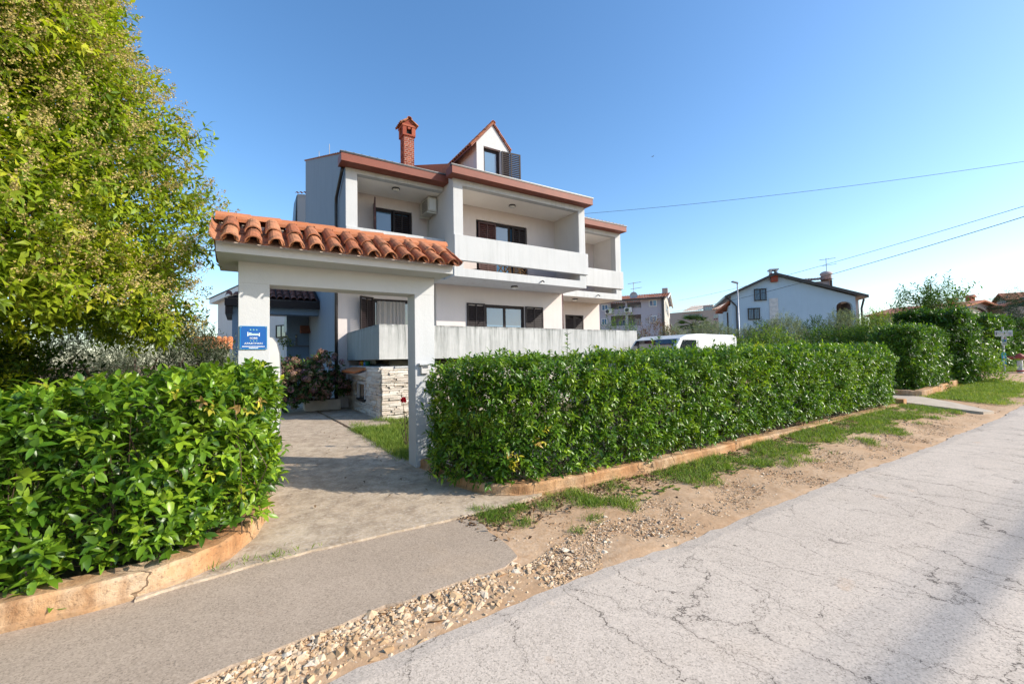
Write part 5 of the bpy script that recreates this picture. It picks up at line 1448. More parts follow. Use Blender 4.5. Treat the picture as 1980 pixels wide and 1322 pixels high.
def dish(parent, x, y, z, r, mat='grey_metal'):
    m_ = MB(); n = 18; prof_ = [(.02, .16), (.5, .1), (.85, .02), (1.0, -.02)]
    V = []; F_ = []
    for q, (rr, dd) in enumerate(prof_): V += [(x + r * rr * math.cos(2 * math.pi * k / n), y + r * dd, z + r * rr * math.sin(2 * math.pi * k / n)) for k in range(n)]
    for q in range(3):
        for k in range(n): a = q * n + k; b = q * n + (k + 1) % n; F_.append((a, b, b + n, a + n))
    F_.append(tuple(range(n))); m_.add(V, F_); m_.tube([(x, y - .02, z - r), (x, y - .4 * r, z)], .02, 5)
    return m_.build('satellite_dish', M[mat], parent)
def corrug(mb, x0, x1, p0, p1, pitch=.25, amp=.03, rows=8):
    """tile courses between line p0 (y,z) and p1 (y,z), running along x"""
    n = int((x1 - x0) / pitch * 4)
    for j in range(rows):
        f0, f1 = j / rows, (j + 1) / rows + .01
        b = len(mb.v)
        for i in range(n + 1):
            x = x0 + (x1 - x0) * i / n; c = amp * math.cos(math.pi * i / 2)
            mb.v += [(x, p0[0] + (p1[0] - p0[0]) * f0, p0[1] + (p1[1] - p0[1]) * f0 + c + .04), (x, p0[0] + (p1[0] - p0[0]) * f1, p0[1] + (p1[1] - p0[1]) * f1 + c + .01)]
        mb.f += [(b + 2 * i, b + 2 * i + 2, b + 2 * i + 3, b + 2 * i + 1) for i in range(n)]

# grey apartment building beyond the garden
A = Facade('apartment_building', 'three storey grey apartment building with recessed balconies and red tiled roof', 'building', (1110, 640), 44.6, (1286, 640), 41.0)
ze = A.px(1286, 574.5)[1]; GW = 8.2
hs = []
for (xa, xb, ya, yb) in ((1180.5, 1209, 583, 596.5), (1212.5, 1239.5, 582, 594.5), (1181, 1210, 611, 629), (1214, 1240, 609, 629)):
    x0, z1 = A.px(xa, ya); x1, z0 = A.px(xb, yb); hs.append((x0, x1, z0, z1))
m_ = MB(); holes_wall(m_, 0, A.L, 0, ze, 0, .3, hs); m_.build('front_wall', M['far_shade'], A.t)
MB().box(.3, A.L - .3, 1.5, 1.6, 0, ze - .1).build('recess_wall', M['far_shade'], A.t)
for i, h in enumerate(hs):
    MB().box(h[0] - .02, h[1] + .02, .302, 1.49, h[2] - .15, h[2] - .01).build('balcony_floor', M['far_shade'], A.t)
    wx = h[0] + (h[1] - h[0]) * (.45 if i % 2 else .4); A.win(wx, h[1] - .25, h[2] + .05, h[3] - .35, y=1.49)
m_ = MB(); m_.prism([(0, 0), (GW, 0), (GW, ze), (GW / 2, ze + .78), (0, ze)], A.L - .31, A.L + .002, 'x'); m_.build('gable_wall', M['far_cream'], A.t)
for (xa, xb, ya, yb) in ((1164.5, 1175, 590.5, 599), (1256, 1269, 581.5, 591), (1257, 1269.5, 612, 622.5), (1164.5, 1173, 617, 627)):
    x0, z1 = A.px(xa, ya); x1, z0 = A.px(xb, yb); A.win(x0, x1, z0, z1)
for yy, zz in ((1.9, ze - .75), (3.6, ze - .85), (4.9, ze - .95), (7.2, ze - 2.0), (2.0, ze - 3.6), (3.6, ze - 3.7)):
    w = MB().box(A.L - .0, A.L + .05, yy - .3, yy + .3, zz - .55, zz + .55).build('window', M['white_plastic'], A.t); MB().box(A.L + .051, A.L + .06, yy - .22, yy + .22, zz - .47, zz + .47).build('pane', M['glass'], w)
m_ = MB(); corrug(m_, -.3, A.L + .4, (-.5, ze - .05), (GW / 2, ze + .95), .25, .03, 10); corrug(m_, -.3, A.L + .4, (GW + .5, ze - .05), (GW / 2, ze + .95), .25, .03, 10)
m_.build('roof', M['tile_far'], A.t)
m_ = MB()
for s, y0, y1 in ((1, -.5, GW / 2), (-1, GW + .5, GW / 2)): m_.hexa([(A.L + .25, y0, ze - .22), (A.L + .40, y0, ze - .22), (A.L + .40, y1, ze + .80), (A.L + .25, y1, ze + .80), (A.L + .25, y0, ze - .03), (A.L + .40, y0, ze - .03), (A.L + .40, y1, ze + .97), (A.L + .25, y1, ze + .97)])
m_.build('verge_board', M['white_plastic'], A.t)
MB().box(-.3, A.L + .2, -.62, -.48, ze - .12, ze - .0).build('gutter', M['dark_metal'], A.t)
MB().tube([(A.L - .12, -.12, ze), (A.L - .12, -.12, 0)], .1, 8).build('drain_pipe', M['pipe'], A.t)
x, z = A.px(1282, 566.5); MB().box(x - .35, x + .2, GW / 2 - .3, GW / 2 + .3, ze + .7, ze + 1.45).build('chimney', M['far_beige'], A.t)
x, z = A.px(1223.5, 570); dish(A.t, x, .6, z, .38); antenna(A.t, x, .75, ze, A.px(1223.5, 543)[1])
def ac_far(F_, px, py, label):
    x, z = F_.px(px, py); t = thing('air_conditioner', label, 'air conditioner', tuple(F_.o + F_.u * x - F_.n * .2 + np.array([0, 0, z])), math.atan2(F_.u[1], F_.u[0]), 'air conditioners on the apartment building')
    MB().box(-.36, .36, -.10, .19, -.24, .24).build('casing', M['white_plastic'], t, bevel=.02)
    m_ = MB().lathe([(.19, 0), (.19, .012)], (0, 0, 0), 16); m_.v = [(p[0] - .1, -.102 - p[2], p[1]) for p in m_.v]; m_.build('fan_grille', M['dark_grey'], t)
ac_far(A, 1215, 599.5, 'white air conditioner between the balconies of the apartment building'); ac_far(A, 1177.5, 602.5, 'white air conditioner left of the balconies of the apartment building')

# pale beige low houses in the gap
B = Facade('row_house', 'low beige house with pale tiled roofs in the gap between apartment building and gable house', 'house', (1318, 640), 62, (1408, 640), 58)
b0 = B.px(1320, 603); b1 = B.px(1405, 603); zt = B.px(1350, 601)[1]; zt2 = B.px(1350, 590)[1]
m_ = MB(); m_.box(-2, B.L + 2, 0, 6, 0, zt); m_.build('wall', M['far_beige'], B.t)
m_ = MB(); x0 = B.px(1320, 600)[0]; x1 = B.px(1359, 600)[0]; x2 = B.px(1378, 600)[0]
corrug(m_, x0, x1 - .1, (-.4, zt), (4.5, zt + 1.25), .3, .03, 8); m_.build('roof', M['far_roof_pale'], B.t)
m_ = MB(); corrug(m_, x2, B.L + 1, (-.4, zt + .0), (4.5, zt + 1.0), .3, .03, 8); m_.build('roof', M['far_roof_pale'], B.t)
m_ = MB(); corrug(m_, x2 - .5, B.L + 4, (4.5, zt + 1.0), (7, zt + 1.6), .3, .03, 6); m_.build('roof', M['tile_far'], B.t)
MB().box(x1, x2, .2, 4, zt - .2, zt + .7).build('roof_room', M['far_beige'], B.t); B.win(x1 + .25, x2 - .2, zt - 1.5, zt + .35, 'grey_metal', 'glass', y=.18)
for px in (1327, 1336, 1345, 1354, 1384, 1394):
    x, z = B.px(px, 613); B.win(x - .25, x + .25, z - .35, z + .35, 'far_pink', 'glass')

# grey gable house
Cc = Facade('gable_house', 'large pale grey gable house with barred windows and arched porch', 'house', (1416, 640), 38.0, (1657, 640), 35.0)
zl = Cc.px(1416, 571)[1]; zr = Cc.px(1657, 573)[1]; xr_, zrg = Cc.px(1497, 533); D_ = 9.0
ax_, az_ = Cc.px(1618, 612); bx_, bz_ = Cc.px(1648, 582)
def roofz(x): return zl + (zrg - zl) * x / xr_ if x < xr_ else zrg + (zr - zrg) * (x - xr_) / (Cc.L - xr_)
m_ = MB(); acx = (ax_ + bx_) / 2; ar = (bx_ - ax_) / 2; zspring = bz_ - ar * .75
arch = [(acx + ar * math.cos(t), zspring + ar * .75 * math.sin(t)) for t in np.linspace(math.pi, 0, 11)]
def strip(xa, xb): m_.prism([(xa, 0), (xb, 0), (xb, roofz(xb)), (xa, roofz(xa))] if not xa < xr_ < xb else [(xa, 0), (xb, 0), (xb, roofz(xb)), (xr_, zrg), (xa, roofz(xa))], 0, .35, 'y')
strip(0, ax_); strip(bx_, Cc.L)
for (p, q) in zip(arch[:-1], arch[1:]): m_.prism([p, q, (q[0], roofz(q[0])), (p[0], roofz(p[0]))], 0, .35, 'y')
m_.build('gable_wall', M['far_grey'], Cc.t)
MB().box(.0, ax_ - .05, .36, D_, 0, min(zl, zr) - .1).build('body', M['far_grey'], Cc.t)
MB().box(ax_ - .04, Cc.L, 3.0, 3.2, 0, zr).build('porch_wall', M['far_pink'], Cc.t)
MB().box(ax_ + .3, bx_ - .4, 2.5, 2.98, 0, az_ + .3).build('porch_bench', M['red_brown'], Cc.t)
m_ = MB(); th = .22
for (xa, za, xb, zb) in ((-.55, zl - .26, xr_, zrg), (xr_, zrg, Cc.L + .75, zr - .18)):
    m_.hexa([(xa, -.45, za), (xb, -.45, zb), (xb, D_, zb), (xa, D_, za), (xa, -.45, za + th), (xb, -.45, zb + th), (xb, D_, zb + th), (xa, D_, za + th)])
m_.build('roof', M['dark_metal'], Cc.t)
x0, z1 = Cc.px(1489, 530); x1, z0 = Cc.px(1503, 545)
MB().box(x0, x1, -.25, .5, z0, Cc.px(1495, 529)[1]).build('chimney', M['brick'], Cc.t)
zc = Cc.px(1495, 529)[1]; m_ = MB()
for a in (x0, x1 - .12): m_.box(a, a + .12, -.2, .45, zc + .001, zc + .28)
m_.box(x0 - .1, x1 + .1, -.3, .55, zc + .28, zc + .38); m_.build('chimney_cap', M['quoin'], Cc.t)
qa, qb = Cc.px(1488, 600)[0], Cc.px(1505, 600)[0]
for i in range(16):
    zb_ = .2 + i * .38
    if zb_ + .36 < z0: MB().box(qa, qb, -.035, -.001, zb_, zb_ + .355).build('pilaster_stone', M['quoin'], Cc.t)
for (xa, xb, ya, yb) in ((1459.5, 1480.5, 561, 579), (1447.5, 1468, 598, 616)):
    a, b = Cc.px(xa, ya), Cc.px(xb, yb); Cc.win(a[0], b[0], b[1], a[1], 'dark_metal', 'glass_blue', bars=8)
x = Cc.px(1424, 600)[0]; MB().tube([(-.35, -.2, zl - .2), (x - .25, -.12, zl - .7), (x, -.1, zl - 1.0), (x, -.1, 0)], .07, 8).build('drain_pipe', M['pipe'], Cc.t)
MB().tube([(Cc.L + .5, -.2, zr - .25), (Cc.L + .35, -.1, zr - 1.0), (Cc.L + .35, -.1, 0)], .08, 8).build('drain_pipe', M['pipe'], Cc.t)
MB().box(Cc.L + .01, Cc.L + .32, .3, D_, 0, zr - .3).build('side_wall', M['far_pink'], Cc.t)
# raised part behind with a red tiled eave
sa = Cc.px(1545, 560, 4.0); sb = Cc.px(1604, 547, 4.0); sz = Cc.px(1600, 542, 4.0)[1]; sz0 = Cc.px(1545, 545, 4.0)[1]
MB().box(sa[0] - 1, sb[0], 4, 8, 3, sz - .05).build('rear_wing', M['far_pink'], Cc.t)
m_ = MB(); corrug(m_, sa[0] - 1.2, sb[0] + .25, (3.6, sz), (6, sz + .55), .25, .04, 5); m_.build('rear_roof', M['tile_far'], Cc.t)
x, z = Cc.px(1599.5, 533, 4.2); MB().lathe([(.42, -1.0), (.42, .1), (.5, .16), (.46, .3), (.3, .42), (.06, .48)], (x, 4.5, z), 14).build('round_chimney', M['far_pink'], Cc.t, smooth=True)
antenna(Cc.t, Cc.px(1598, 520, 4.2)[0], 4.2, sz - .5, Cc.px(1598, 499, 4.2)[1])
MB().tube([(sb[0] + .1, 3.9, sz), (sb[0] + .1, 3.9, 3)], .09, 8).build('drain_pipe', M['pipe'], Cc.t)
# lean-to left of it
L_ = Facade('lean_to', 'grey lean-to with a dark red roof left of the gable house', 'shed', (1399, 640), 40.5, (1416, 640), 39.5)
zlt = L_.px(1400, 603)[1]
MB().box(0, L_.L + .3, 0, 4, 0, zlt).build('wall', M['far_grey'], L_.t)
m_ = MB(); m_.hexa([(-.5, -.4, zlt - .1), (L_.L + .2, -.4, zlt + .75), (L_.L + .2, 4, zlt + .75), (-.5, 4, zlt - .1), (-.5, -.4, zlt + .1), (L_.L + .2, -.4, zlt + .95), (L_.L + .2, 4, zlt + .95), (-.5, 4, zlt + .1)]); m_.build('roof', M['tile_far'], L_.t)
x, z = L_.px(1411, 612); MB().box(x - .3, x + .3, -.04, -.002, 0, z + .4).build('door', M['dark_brown'], L_.t)

# villas at the right edge
V1 = Facade('villa', 'beige villa with a low tiled roof and two brick chimneys beyond the tall hedge', 'house', (1850, 640), 46, (1935, 640), 50)
zv = V1.px(1890, 596)[1]; xa, za = V1.px(1893, 584.5)
MB().prism([(0, 0), (V1.L, 0), (V1.L, zv), (xa, za), (0, zv - .2)], 0, 8, 'y').build('wall', M['far_beige'], V1.t)
m_ = MB()
for (a, b, c, d) in ((-.6, zv - .35, xa, za + .05), (xa, za + .05, V1.L + .5, zv - .1)): m_.hexa([(a, -.5, b), (c, -.5, d), (c, 8.2, d), (a, 8.2, b), (a, -.5, b + .2), (c, -.5, d + .2), (c, 8.2, d + .2), (a, 8.2, b + .2)])
m_.build('roof', M['tile_far'], V1.t)
for px, py0, py1 in ((1869.5, 592, 582), (1905.5, 588, 576)):
    a = V1.px(px - 3.6, py0); b = V1.px(px + 3.6, py1)
    c = MB().box(a[0], b[0], 1, 1.5, a[1] - 1, b[1]).build('chimney', M['brick'], V1.t)
    m_ = MB(); wv_ = b[0] - a[0]; m_.box(a[0], a[0] + .1, 1, 1.5, b[1] + .001, b[1] + .22).box(b[0] - .1, b[0], 1, 1.5, b[1] + .001, b[1] + .22)
    m_.prism([(a[0] - .15, b[1] + .22), (b[0] + .15, b[1] + .22), ((a[0] + b[0]) / 2, b[1] + .52)], .85, 1.65, 'y'); m_.build('chimney_cap', M['tile_far'], c)
V3 = Facade('garden_porch', 'small white porch with an arched roof edge behind the tall hedge', 'porch', (1858, 640), 40, (1905, 640), 42)
m_ = MB(); n = 12; zc0 = V3.px(1880, 612)[1]; zc1 = V3.px(1880, 595)[1]
pts = [(V3.L * (.5 - .5 * math.cos(math.pi * i / n)), zc0 + (zc1 - zc0) * math.sin(math.pi * i / n)) for i in range(n + 1)]
m_.prism([(V3.L, 0), (0, 0)][::-1] + pts[::-1], 0, 3, 'y'); m_.build('wall', M['far_cream'], V3.t)
m_ = MB()
for p, q in zip(pts[:-1], pts[1:]): m_.hexa([(p[0], -.3, p[1]), (q[0], -.3, q[1]), (q[0], 3.2, q[1]), (p[0], 3.2, p[1]), (p[0], -.3, p[1] + .16), (q[0], -.3, q[1] + .16), (q[0], 3.2, q[1] + .16), (p[0], 3.2, p[1] + .16)])
m_.build('roof', M['dark_brown'], V3.t)
V2 = Facade('villa', 'white gabled villa with a red tiled roof at the right edge', 'house', (1928, 640), 52, (1952, 640), 50)
zv = V2.px(1928, 585)[1]; xa, za = V2.px(1938.5, 570); xe, ze2 = V2.px(1952, 579)
MB().prism([(0, 0), (V2.L, 0), (V2.L, ze2 - .1), (xa, za - .1), (0, zv)], 0, 9, 'y').build('gable_wall', M['far_cream'], V2.t)
m_ = MB()
for (a, b, c, d) in ((-.5, zv - .45, xa, za), (xa, za, V2.L + .4, ze2 - .2)): m_.hexa([(a, -.4, b), (c, -.4, d), (c, 9, d), (a, 9, b), (a, -.4, b + .2), (c, -.4, d + .2), (c, 9, d + .2), (a, 9, b + .2)])
m_.build('roof', M['tile_far'], V2.t)
a = V2.px(1945, 583); V2.win(a[0] - .3, a[0] + .3, a[1] - .5, a[1] + .5)
MB().box(V2.L, V2.L + 6, 1, 8, 0, zv + .3).build('side_wing', M['far_cream'], V2.t)
m_ = MB(); a = V2.px(1906, 605); zq = V2.px(1945, 593)[1]
m_.hexa([(a[0], -3, a[1]), (V2.L + 5, -3, a[1]), (V2.L + 4, 0, zq + .3), (V2.L * .6, 0, zq + .3), (a[0], -3, a[1] + .2), (V2.L + 5, -3, a[1] + .2), (V2.L + 4, 0, zq + .5), (V2.L * .6, 0, zq + .5)]); m_.build('porch_roof', M['tile_dark'], V2.t)
MB().box(a[0] + .5, V2.L + 4.5, -2.6, -.2, 0, a[1]).build('porch_wall', M['far_beige'], V2.t)

# white neighbour house, covered side entrance and tiled shelter on the left
N1 = Facade('neighbour_house', 'white neighbour house with a sloping white eave board behind the gate', 'house', (421, 640), 31, (560, 640), 27)
a = N1.px(418, 585); b = N1.px(460, 567)
zl2, kx = a[1], (b[1] - a[1]) / (b[0] - a[0])
MB().prism([(0, 0), (N1.L, 0), (N1.L, zl2 + kx * N1.L * .5), (N1.L * .5, zl2 + kx * N1.L * .5), (0, zl2)], 0, 8, 'y').build('wall', M['wall_white'], N1.t)
m_ = MB(); x0, x1 = -.45, N1.L * .5; z0, z1 = zl2 + kx * x0 - .05, zl2 + kx * x1
m_.hexa([(x0, -.35, z0), (x1, -.35, z1), (x1, 8, z1), (x0, 8, z0), (x0, -.35, z0 + .34), (x1, -.35, z1 + .34), (x1, 8, z1 + .34), (x0, 8, z0 + .34)]); m_.build('eave_board', M['white_plastic'], N1.t)
m_ = MB(); m_.hexa([(x0 - .12, -.4, z0 + .342), (x1, -.4, z1 + .342), (x1, 8, z1 + .342), (x0 - .12, 8, z0 + .342), (x0 - .12, -.4, z0 + .40), (x1, -.4, z1 + .40), (x1, 8, z1 + .40), (x0 - .12, 8, z0 + .40)]); m_.build('roof', M['dark_metal'], N1.t)
p, q = N1.px(535.5, 631), N1.px(553, 650); N1.win(p[0], q[0], q[1], p[1], 'dark_brown', 'glass')
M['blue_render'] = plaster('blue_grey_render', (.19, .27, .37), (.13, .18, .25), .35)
cp = thing('side_porch', 'blue rendered side porch with dark timber fascia and old roof tiles', 'porch', (.8, 18, 0))
def cpx(px, py, y=18.0): p = atY(px, py, y); return p[0], p[2]
x0, zt_ = cpx(449, 590); x1 = cpx(463, 600)[0]
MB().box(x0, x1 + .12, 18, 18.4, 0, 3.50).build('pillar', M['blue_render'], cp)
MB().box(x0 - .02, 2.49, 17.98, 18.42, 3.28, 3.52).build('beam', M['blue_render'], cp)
MB().box(x0 - .22, 2.49, 17.70, 17.76, 3.50, 3.76).build('fascia', M['dark_brown'], cp)
MB().box(x0 - .20, x0 + .02, 17.765, 20.5, 3.22, 3.75).build('rafter_end', M['dark_brown'], cp)
MB().box(x0 + .04, 2.49, 17.77, 21.5, 3.53, 3.60).build('soffit', M['ceiling'], cp)
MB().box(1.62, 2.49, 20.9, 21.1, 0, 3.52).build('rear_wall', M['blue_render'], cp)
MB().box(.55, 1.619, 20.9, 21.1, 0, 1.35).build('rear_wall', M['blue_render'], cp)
MB().box(1.95, 2.03, 20.86, 20.899, 2.23, 2.7).build('door_jamb', M['rim_grey'], cp)
MB().box(1.62, 2.49, 20.80, 20.899, 2.16, 2.22).build('ledge', M['rim_grey'], cp)
MB().prism([(20.3, 2.75), (20.8, 2.75), (20.8, 3.1)], 2.12, 2.49, 'x').build('canopy', M['tile_dark'], cp)
t_dk = barrel(.46, .105, .088, n=6, ridges=False).mesh('roof_tile', M['tile_dark'])
for r_ in range(7):
    for c_ in range(13):
        if -.42 + c_ * .225 < -.42 + r_ * .5: continue
        inst('roof_tile', t_dk, cp, (-.42 + c_ * .225, 17.66 + r_ * .36, 3.80 + r_ * .165), (R(23) + random.uniform(-.03, .03), 0, random.uniform(-.04, .04)))
MB().hexa([(-.45, 17.7, 3.762), (2.49, 17.7, 3.762), (2.49, 20.2, 4.9), (2.3, 20.2, 4.9), (-.45, 17.7, 3.80), (2.49, 17.7, 3.80), (2.49, 20.2, 4.94), (2.3, 20.2, 4.94)]).build('roof_deck', M['dark_brown'], cp)
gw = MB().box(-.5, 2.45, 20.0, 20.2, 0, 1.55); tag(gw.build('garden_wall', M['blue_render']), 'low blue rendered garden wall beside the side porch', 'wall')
shd = thing('tiled_shelter', 'small garden shelter with a bright orange tiled roof behind the olive shrub', 'shelter', (-.6, 12.4, 0))
t_or = barrel(.34, .075, .062, n=6, ridges=False).mesh('roof_tile', M['tile_orange'])
sx0, sx1 = -1.02, -.28
for c_ in range(7):
    for r_ in range(3):
        f_ = c_ / 6
        inst('roof_tile', t_or, shd, (sx0 + .05 + c_ * .115, 12.3 + r_ * .29, 1.80 + r_ * .11 + .0), (R(20), 0, random.uniform(-.03, .03)))
MB().hexa([(sx0, 12.35, 1.74), (sx1, 12.35, 1.74), (sx1, 13.3, 2.10), (sx0 + .5, 13.3, 2.10), (sx0, 12.35, 1.78), (sx1, 12.35, 1.78), (sx1, 13.3, 2.14), (sx0 + .5, 13.3, 2.14)]).build('roof_deck', M['dark_brown'], shd)
for xx_ in (-.94, -.62, -.32): MB().box(xx_ - .04, xx_ + .04, 12.5, 12.58, 0, 1.79).build('post', M['post_white'], shd)
MB().box(sx0 + .1, sx1, 13.1, 13.2, 0, 1.99).build('rear_wall', M['black'], shd)
tb = thing('garden_board', 'white round ended panel with a dark rim standing behind the left gate pillar', 'panel', (.42, 9.0, 0))
prof_ = [(.30, .06), (.53, .06), (.575, .3), (.59, .65), (.59, 1.3), (.575, 1.66), (.53, 1.85), (.46, 1.95), (.30, 1.99)]
MB().prism(prof_, 9.0, 9.04, 'y').build('board', M['white_plastic'], tb)
MB().tube([(p[0] + .008, 9.02, p[1]) for p in prof_[1:]], .012, 6, True).build('rim', M['rim_grey'], tb)
vn = thing('climbing_plant', 'pale leafed climbing plant on the blue garden wall before the side porch', 'plant', (1.2, 19.7, 0))
A_ = Acc(); q = atY(551, 660, 19.7); n = 150; P = q + rng.normal(size=(n, 3)) * np.array([.15, .10, .12])
stems(A_, np.array([[q[0], q[1], .05]]), q[None], .012, .006, (.12, .10, .05))
leaves(A_, P, rng.normal(size=(n, 3)), np.tile([0, 0, 1.0], (n, 1)), .11, .07, palette(n, [(.10, .16, .04), (.3, .34, .16), (.45, .42, .3)], (.4, .35, .25)), MID); A_.build('foliage', M['leaf_matt'], vn)

# ------------------------------------------------------------------ van, lamp, sign post, hydrant, cables, bird
vd = 15.0
a = atY(1277, 655, 8.9); b = atY(1425, 650, 8.2)
van = thing('van', 'white delivery van parked behind the long right hedge', 'van', (12.2, 8.3, 0))
vx0, vx1, vy0, vy1, vz = a[0] - .9, b[0], 8.2, 10.0, float(atY(1400, 646, 8.2)[2])
prof_ = [(vx0 - .35, .35), (vx0 - .45, .9), (vx0 + .15, 1.15), (vx0 + .95, vz - .15), (vx0 + 1.3, vz - .03), (vx0 + 1.9, vz), (vx1 - .1, vz - .02), (vx1, vz - .12), (vx1 + .02, .4)]
MB().prism(prof_, vy0, vy1, 'y').build('body', M['white_plastic'], van, bevel=.05)
MB().hexa([(vx0 + .22, vy0 + .12, 1.22), (vx0 + .95, vy0 + .12, vz - .19), (vx0 + .95, vy1 - .12, vz - .19), (vx0 + .22, vy1 - .12, 1.22), (vx0 + .19, vy0 + .12, 1.245), (vx0 + .92, vy0 + .12, vz - .165), (vx0 + .92, vy1 - .12, vz - .165), (vx0 + .19, vy1 - .12, 1.245)]).build('windscreen', M['glass'], van)
MB().prism([(vx0 + .55, 1.2), (vx0 + 1.7, 1.2), (vx0 + 1.7, vz - .2), (vx0 + 1.05, vz - .2)], vy0 - .012, vy0 - .001, 'y').build('side_window', M['glass'], van)
MB().box(vx0 + 1.78, vx0 + 1.80, vy0 - .008, vy0 - .001, .5, vz - .2).build('door_seam', M['dark_grey'], van)
MB().box(vx0 + 1.9, vx1 - .2, vy0 - .02, vy0 - .001, 1.2, 1.26).build('side_rail', M['white_plastic'], van)
for xw in (vx0 + .35, vx1 - .8):
    for yw in (vy0, vy1):
        m_ = MB().lathe([(.14, -.1), (.3, -.1), (.33, -.07), (.33, .07), (.3, .1), (.14, .1)], (0, 0, 0), 20); m_.v = [(xw + p[0], yw + p[2], .33 + p[1]) for p in m_.v]; w_ = m_.build('wheel', M['dark_grey'], van)
        m_ = MB().lathe([(.19, -.105), (.19, .105)], (0, 0, 0), 16); m_.v = [(xw + p[0], yw + p[2], .33 + p[1]) for p in m_.v]; m_.build('rim', M['grey_metal'], w_)
for yy in (vy0 + .2, vy1 - .4): MB().box(vx0 - .47, vx0 - .40, yy, yy + .25, .75, .92).build('headlight', M['glass_blue'], van)

lp = thing('street_lamp', 'slim grey street lamp with a short flat head before the gable house', 'street lamp', (22, 16, 0))
tp = atD(1425.5, 547, 27.0); bt = np.array([tp[0], tp[1], hz(tp[0])])
MB().tube([(bt[0], bt[1], bt[2]), (bt[0], bt[1], 1.2), (tp[0], tp[1], tp[2])], [.06, .055, .035], 10).build('pole', M['grey_metal'], lp, smooth=True)
hd = atD(1415.5, 544.5, 27.0); v = hd - tp; v = v / np.linalg.norm(v); s = np.cross(v, [0, 0, 1.0])
c0, c1 = tp - v * .05, hd
m_ = MB(); m_.hexa([tuple(c0 - s * .05 - [0, 0, .05]), tuple(c1 - s * .12 - [0, 0, .03]), tuple(c1 + s * .12 - [0, 0, .03]), tuple(c0 + s * .05 - [0, 0, .05]), tuple(c0 - s * .05 + [0, 0, .05]), tuple(c1 - s * .12 + [0, 0, .03]), tuple(c1 + s * .12 + [0, 0, .03]), tuple(c0 + s * .05 + [0, 0, .05])]); m_.build('lamp_head', M['rim_grey'], lp)

sp = thing('sign_post', 'thin metal post with a white arrow board, a white notice and a blue plate', 'sign', (25.5, 3.95, hz(25.5)))
sx_, sy_ = 25.5, float(atX(1941, 680, 25.5)[1])
MB().tube([(sx_, sy_, hz(25.5) - .05), (sx_, sy_, float(atX(1941, 632, 25.5)[2]))], .03, 8).build('post', M['grey_metal'], sp)
fcx = np.array([-sx_, -sy_]); fcx = fcx / np.linalg.norm(fcx); ang = math.atan2(fcx[1], fcx[0]) + math.pi / 2
def plate(px0, px1, py0, py1, name, mat, dist=.05, prt=None):
    d_ = math.hypot(sx_, sy_); p = atX(px0, py0, sx_); q = atX(px1, py1, sx_); k = math.hypot(sx_, sy_)
    ctr = np.array([sx_, sy_]) + fcx * dist; rgt = np.array([-fcx[1], fcx[0]])
    def lat(px): r_ = ray(px, 680); t_ = (ctr @ fcx) / (r_[:2] @ fcx); return (r_[:2] * t_ - ctr) @ rgt, t_
    (l0, t0), (l1, t1) = lat(px0), lat(px1)
    za_, zb_ = EYE + ray((px0 + px1) / 2, py0)[2] * t0, EYE + ray((px0 + px1) / 2, py1)[2] * t0
    m_ = MB(); A0 = ctr + rgt * l0; A1 = ctr + rgt * l1; th_ = fcx * .015
    m_.hexa([(A0[0], A0[1], zb_), (A1[0], A1[1], zb_), (A1[0] + th_[0], A1[1] + th_[1], zb_), (A0[0] + th_[0], A0[1] + th_[1], zb_), (A0[0], A0[1], za_), (A1[0], A1[1], za_), (A1[0] + th_[0], A1[1] + th_[1], za_), (A0[0] + th_[0], A0[1] + th_[1], za_)])
    return m_.build(name, M[mat], prt or sp)
pa_ = plate(1925.5, 1960.5, 639, 650, 'direction_board', 'white_plastic')
plate(1927.8, 1929.3, 641.5, 647.5, 'arrow_mark', 'dark_grey', .07, pa_); plate(1932, 1947, 642.5, 646.5, 'faded_lettering', 'post_white', .068, pa_); plate(1952, 1958, 642, 647.5, 'emblem', 'far_shade', .069, pa_)
pb_ = plate(1937.6, 1947.8, 650.6, 667.5, 'notice_plate', 'white_plastic')
plate(1939.5, 1946.5, 656.5, 661.5, 'notice_emblem', 'blue_sign', .07, pb_); plate(1940.2, 1946.2, 664.3, 665.7, 'notice_print', 'dark_grey', .07, pb_); plate(1943.5, 1946, 652, 655, 'notice_mark', 'red_paint', .07, pb_)
M['cyan_plate'] = plain('cyan_plate', (.02, .36, .62), .4, .05, 4, 0, .4)
pc_ = plate(1936, 1945, 681.5, 704.5, 'blue_plate', 'cyan_plate')
plate(1937, 1944.2, 683, 686, 'plate_lettering', 'sign_cyan', .07, pc_); plate(1939.6, 1941.6, 688, 704, 'plate_figure', 'sign_white', .07, pc_)

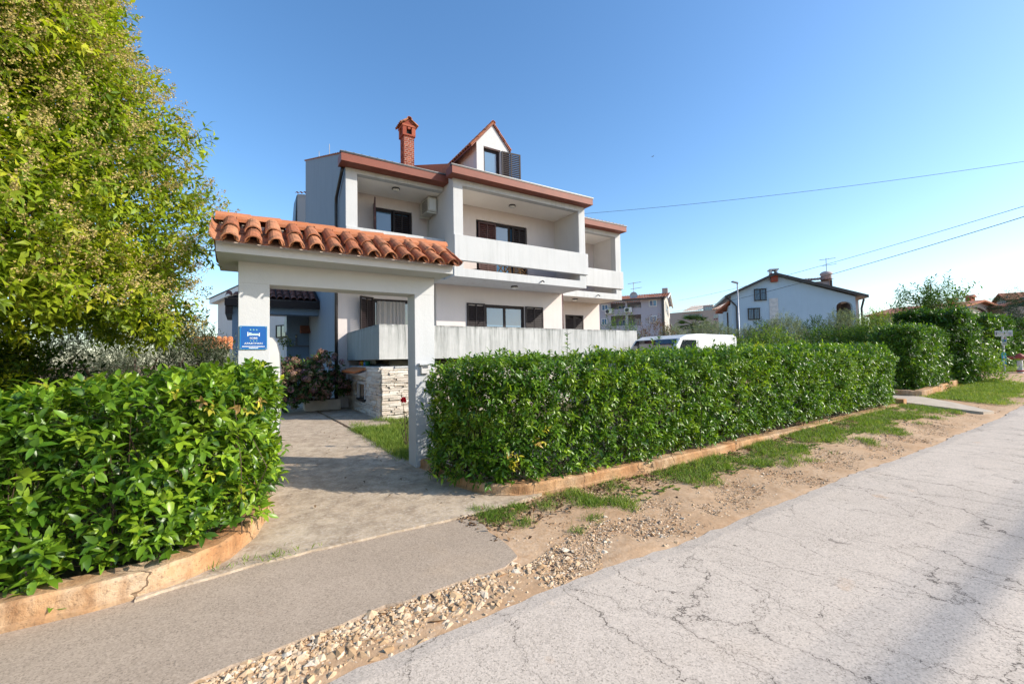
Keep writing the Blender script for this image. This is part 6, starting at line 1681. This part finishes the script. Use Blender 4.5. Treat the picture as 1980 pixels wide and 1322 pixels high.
hy_ = thing('hydrant', 'white hydrant pillar with a faded red cap at the right edge', 'hydrant', (26.0, 3.6, hz(26)))
hx_, hyy, hz0 = 26.0, float(atX(1972, 700, 26.0)[1]), hz(26.0)
MB().lathe([(.11, -.05), (.11, .06), (.085, .10), (.08, .50), (.085, .62)], (hx_, hyy, hz0), 14).build('pillar', M['post_white'], hy_, smooth=True)
MB().lathe([(.12, .621), (.13, .66), (.13, .74), (.11, .80), (.06, .85), (.02, .87)], (hx_, hyy, hz0), 14).build('cap', M['red_paint'], hy_, smooth=True)
MB().tube([(hx_ - .02, hyy - .30, hz0 + .70), (hx_ - .02, hyy + .30, hz0 + .70)], .06, 10).build('outlet', M['red_paint'], hy_)
MB().lathe([(.10, .15), (.12, .16), (.12, .20), (.10, .21)], (hx_, hyy, hz0), 14).build('collar', M['red_paint'], hy_)

def cable(label, pts, r=.012, group=None):
    o = MB().tube(pts, r, 6).build('cable', M['dark_grey'], smooth=True); tag(o, label, 'cable', group)
def sagged(a, b, sag, n=24):
    a, b = Vector(a), Vector(b); return [a.lerp(b, t) + Vector((0, 0, -4 * sag * t * (1 - t))) for t in [i / n for i in range(n + 1)]]
e1 = atX(1980, 300, 22.0); st = np.array([11.05, 12.5, 7.05]); ext = e1 + (e1 - st) * .35
cable('thin cable rising from the house wall to the upper right of the view', sagged(st, ext, .28), .0065)
e2 = atX(1980, 391, 22.0); s2 = atD(1312, 581, 46.0); cable('thin upper of the two cables crossing in front of the gable house', sagged(s2, e2 + (e2 - s2) * .12, .35), .010)
e3 = atX(1980, 409, 22.0); s3 = atD(1300, 603, 44.0); cable('thicker lower cable crossing in front of the gable house to the right', sagged(s3, e3 + (e3 - s3) * .12, .45), .013)
# street cables behind the viewer whose shadows lie along the road
k8 = 8.5 / SUN.z
for y_, r_, lb_ in ((.79, .032, 'thick overhead cable bundle along the far side of the road'), (1.0, .010, 'thinner overhead cable running beside the thick bundle')):
    cable(lb_, sagged((-25, y_ + SUN.y * k8, 8.6), (75, y_ + SUN.y * k8, 8.6), .1), r_)
bp = atD(1262, 303, 75.0); bird = MB()
bird.tube([tuple(bp + [-.16, 0, 0]), tuple(bp), tuple(bp + [.12, .02, .01]), tuple(bp + [.2, .03, .015])], [.012, .05, .035, .012], 8)
for s in (-1, 1): bird.hexa([tuple(bp + [-.06, 0, .02]), tuple(bp + [.06, 0, .02]), tuple(bp + [.0, s * .34, .10]), tuple(bp + [-.05, s * .34, .10]), tuple(bp + [-.06, 0, .035]), tuple(bp + [.06, 0, .035]), tuple(bp + [.0, s * .34, .11]), tuple(bp + [-.05, s * .34, .11])])
tag(bird.build('bird', M['dark_grey']), 'tiny dark bird flying high in the sky right of the house', 'bird')
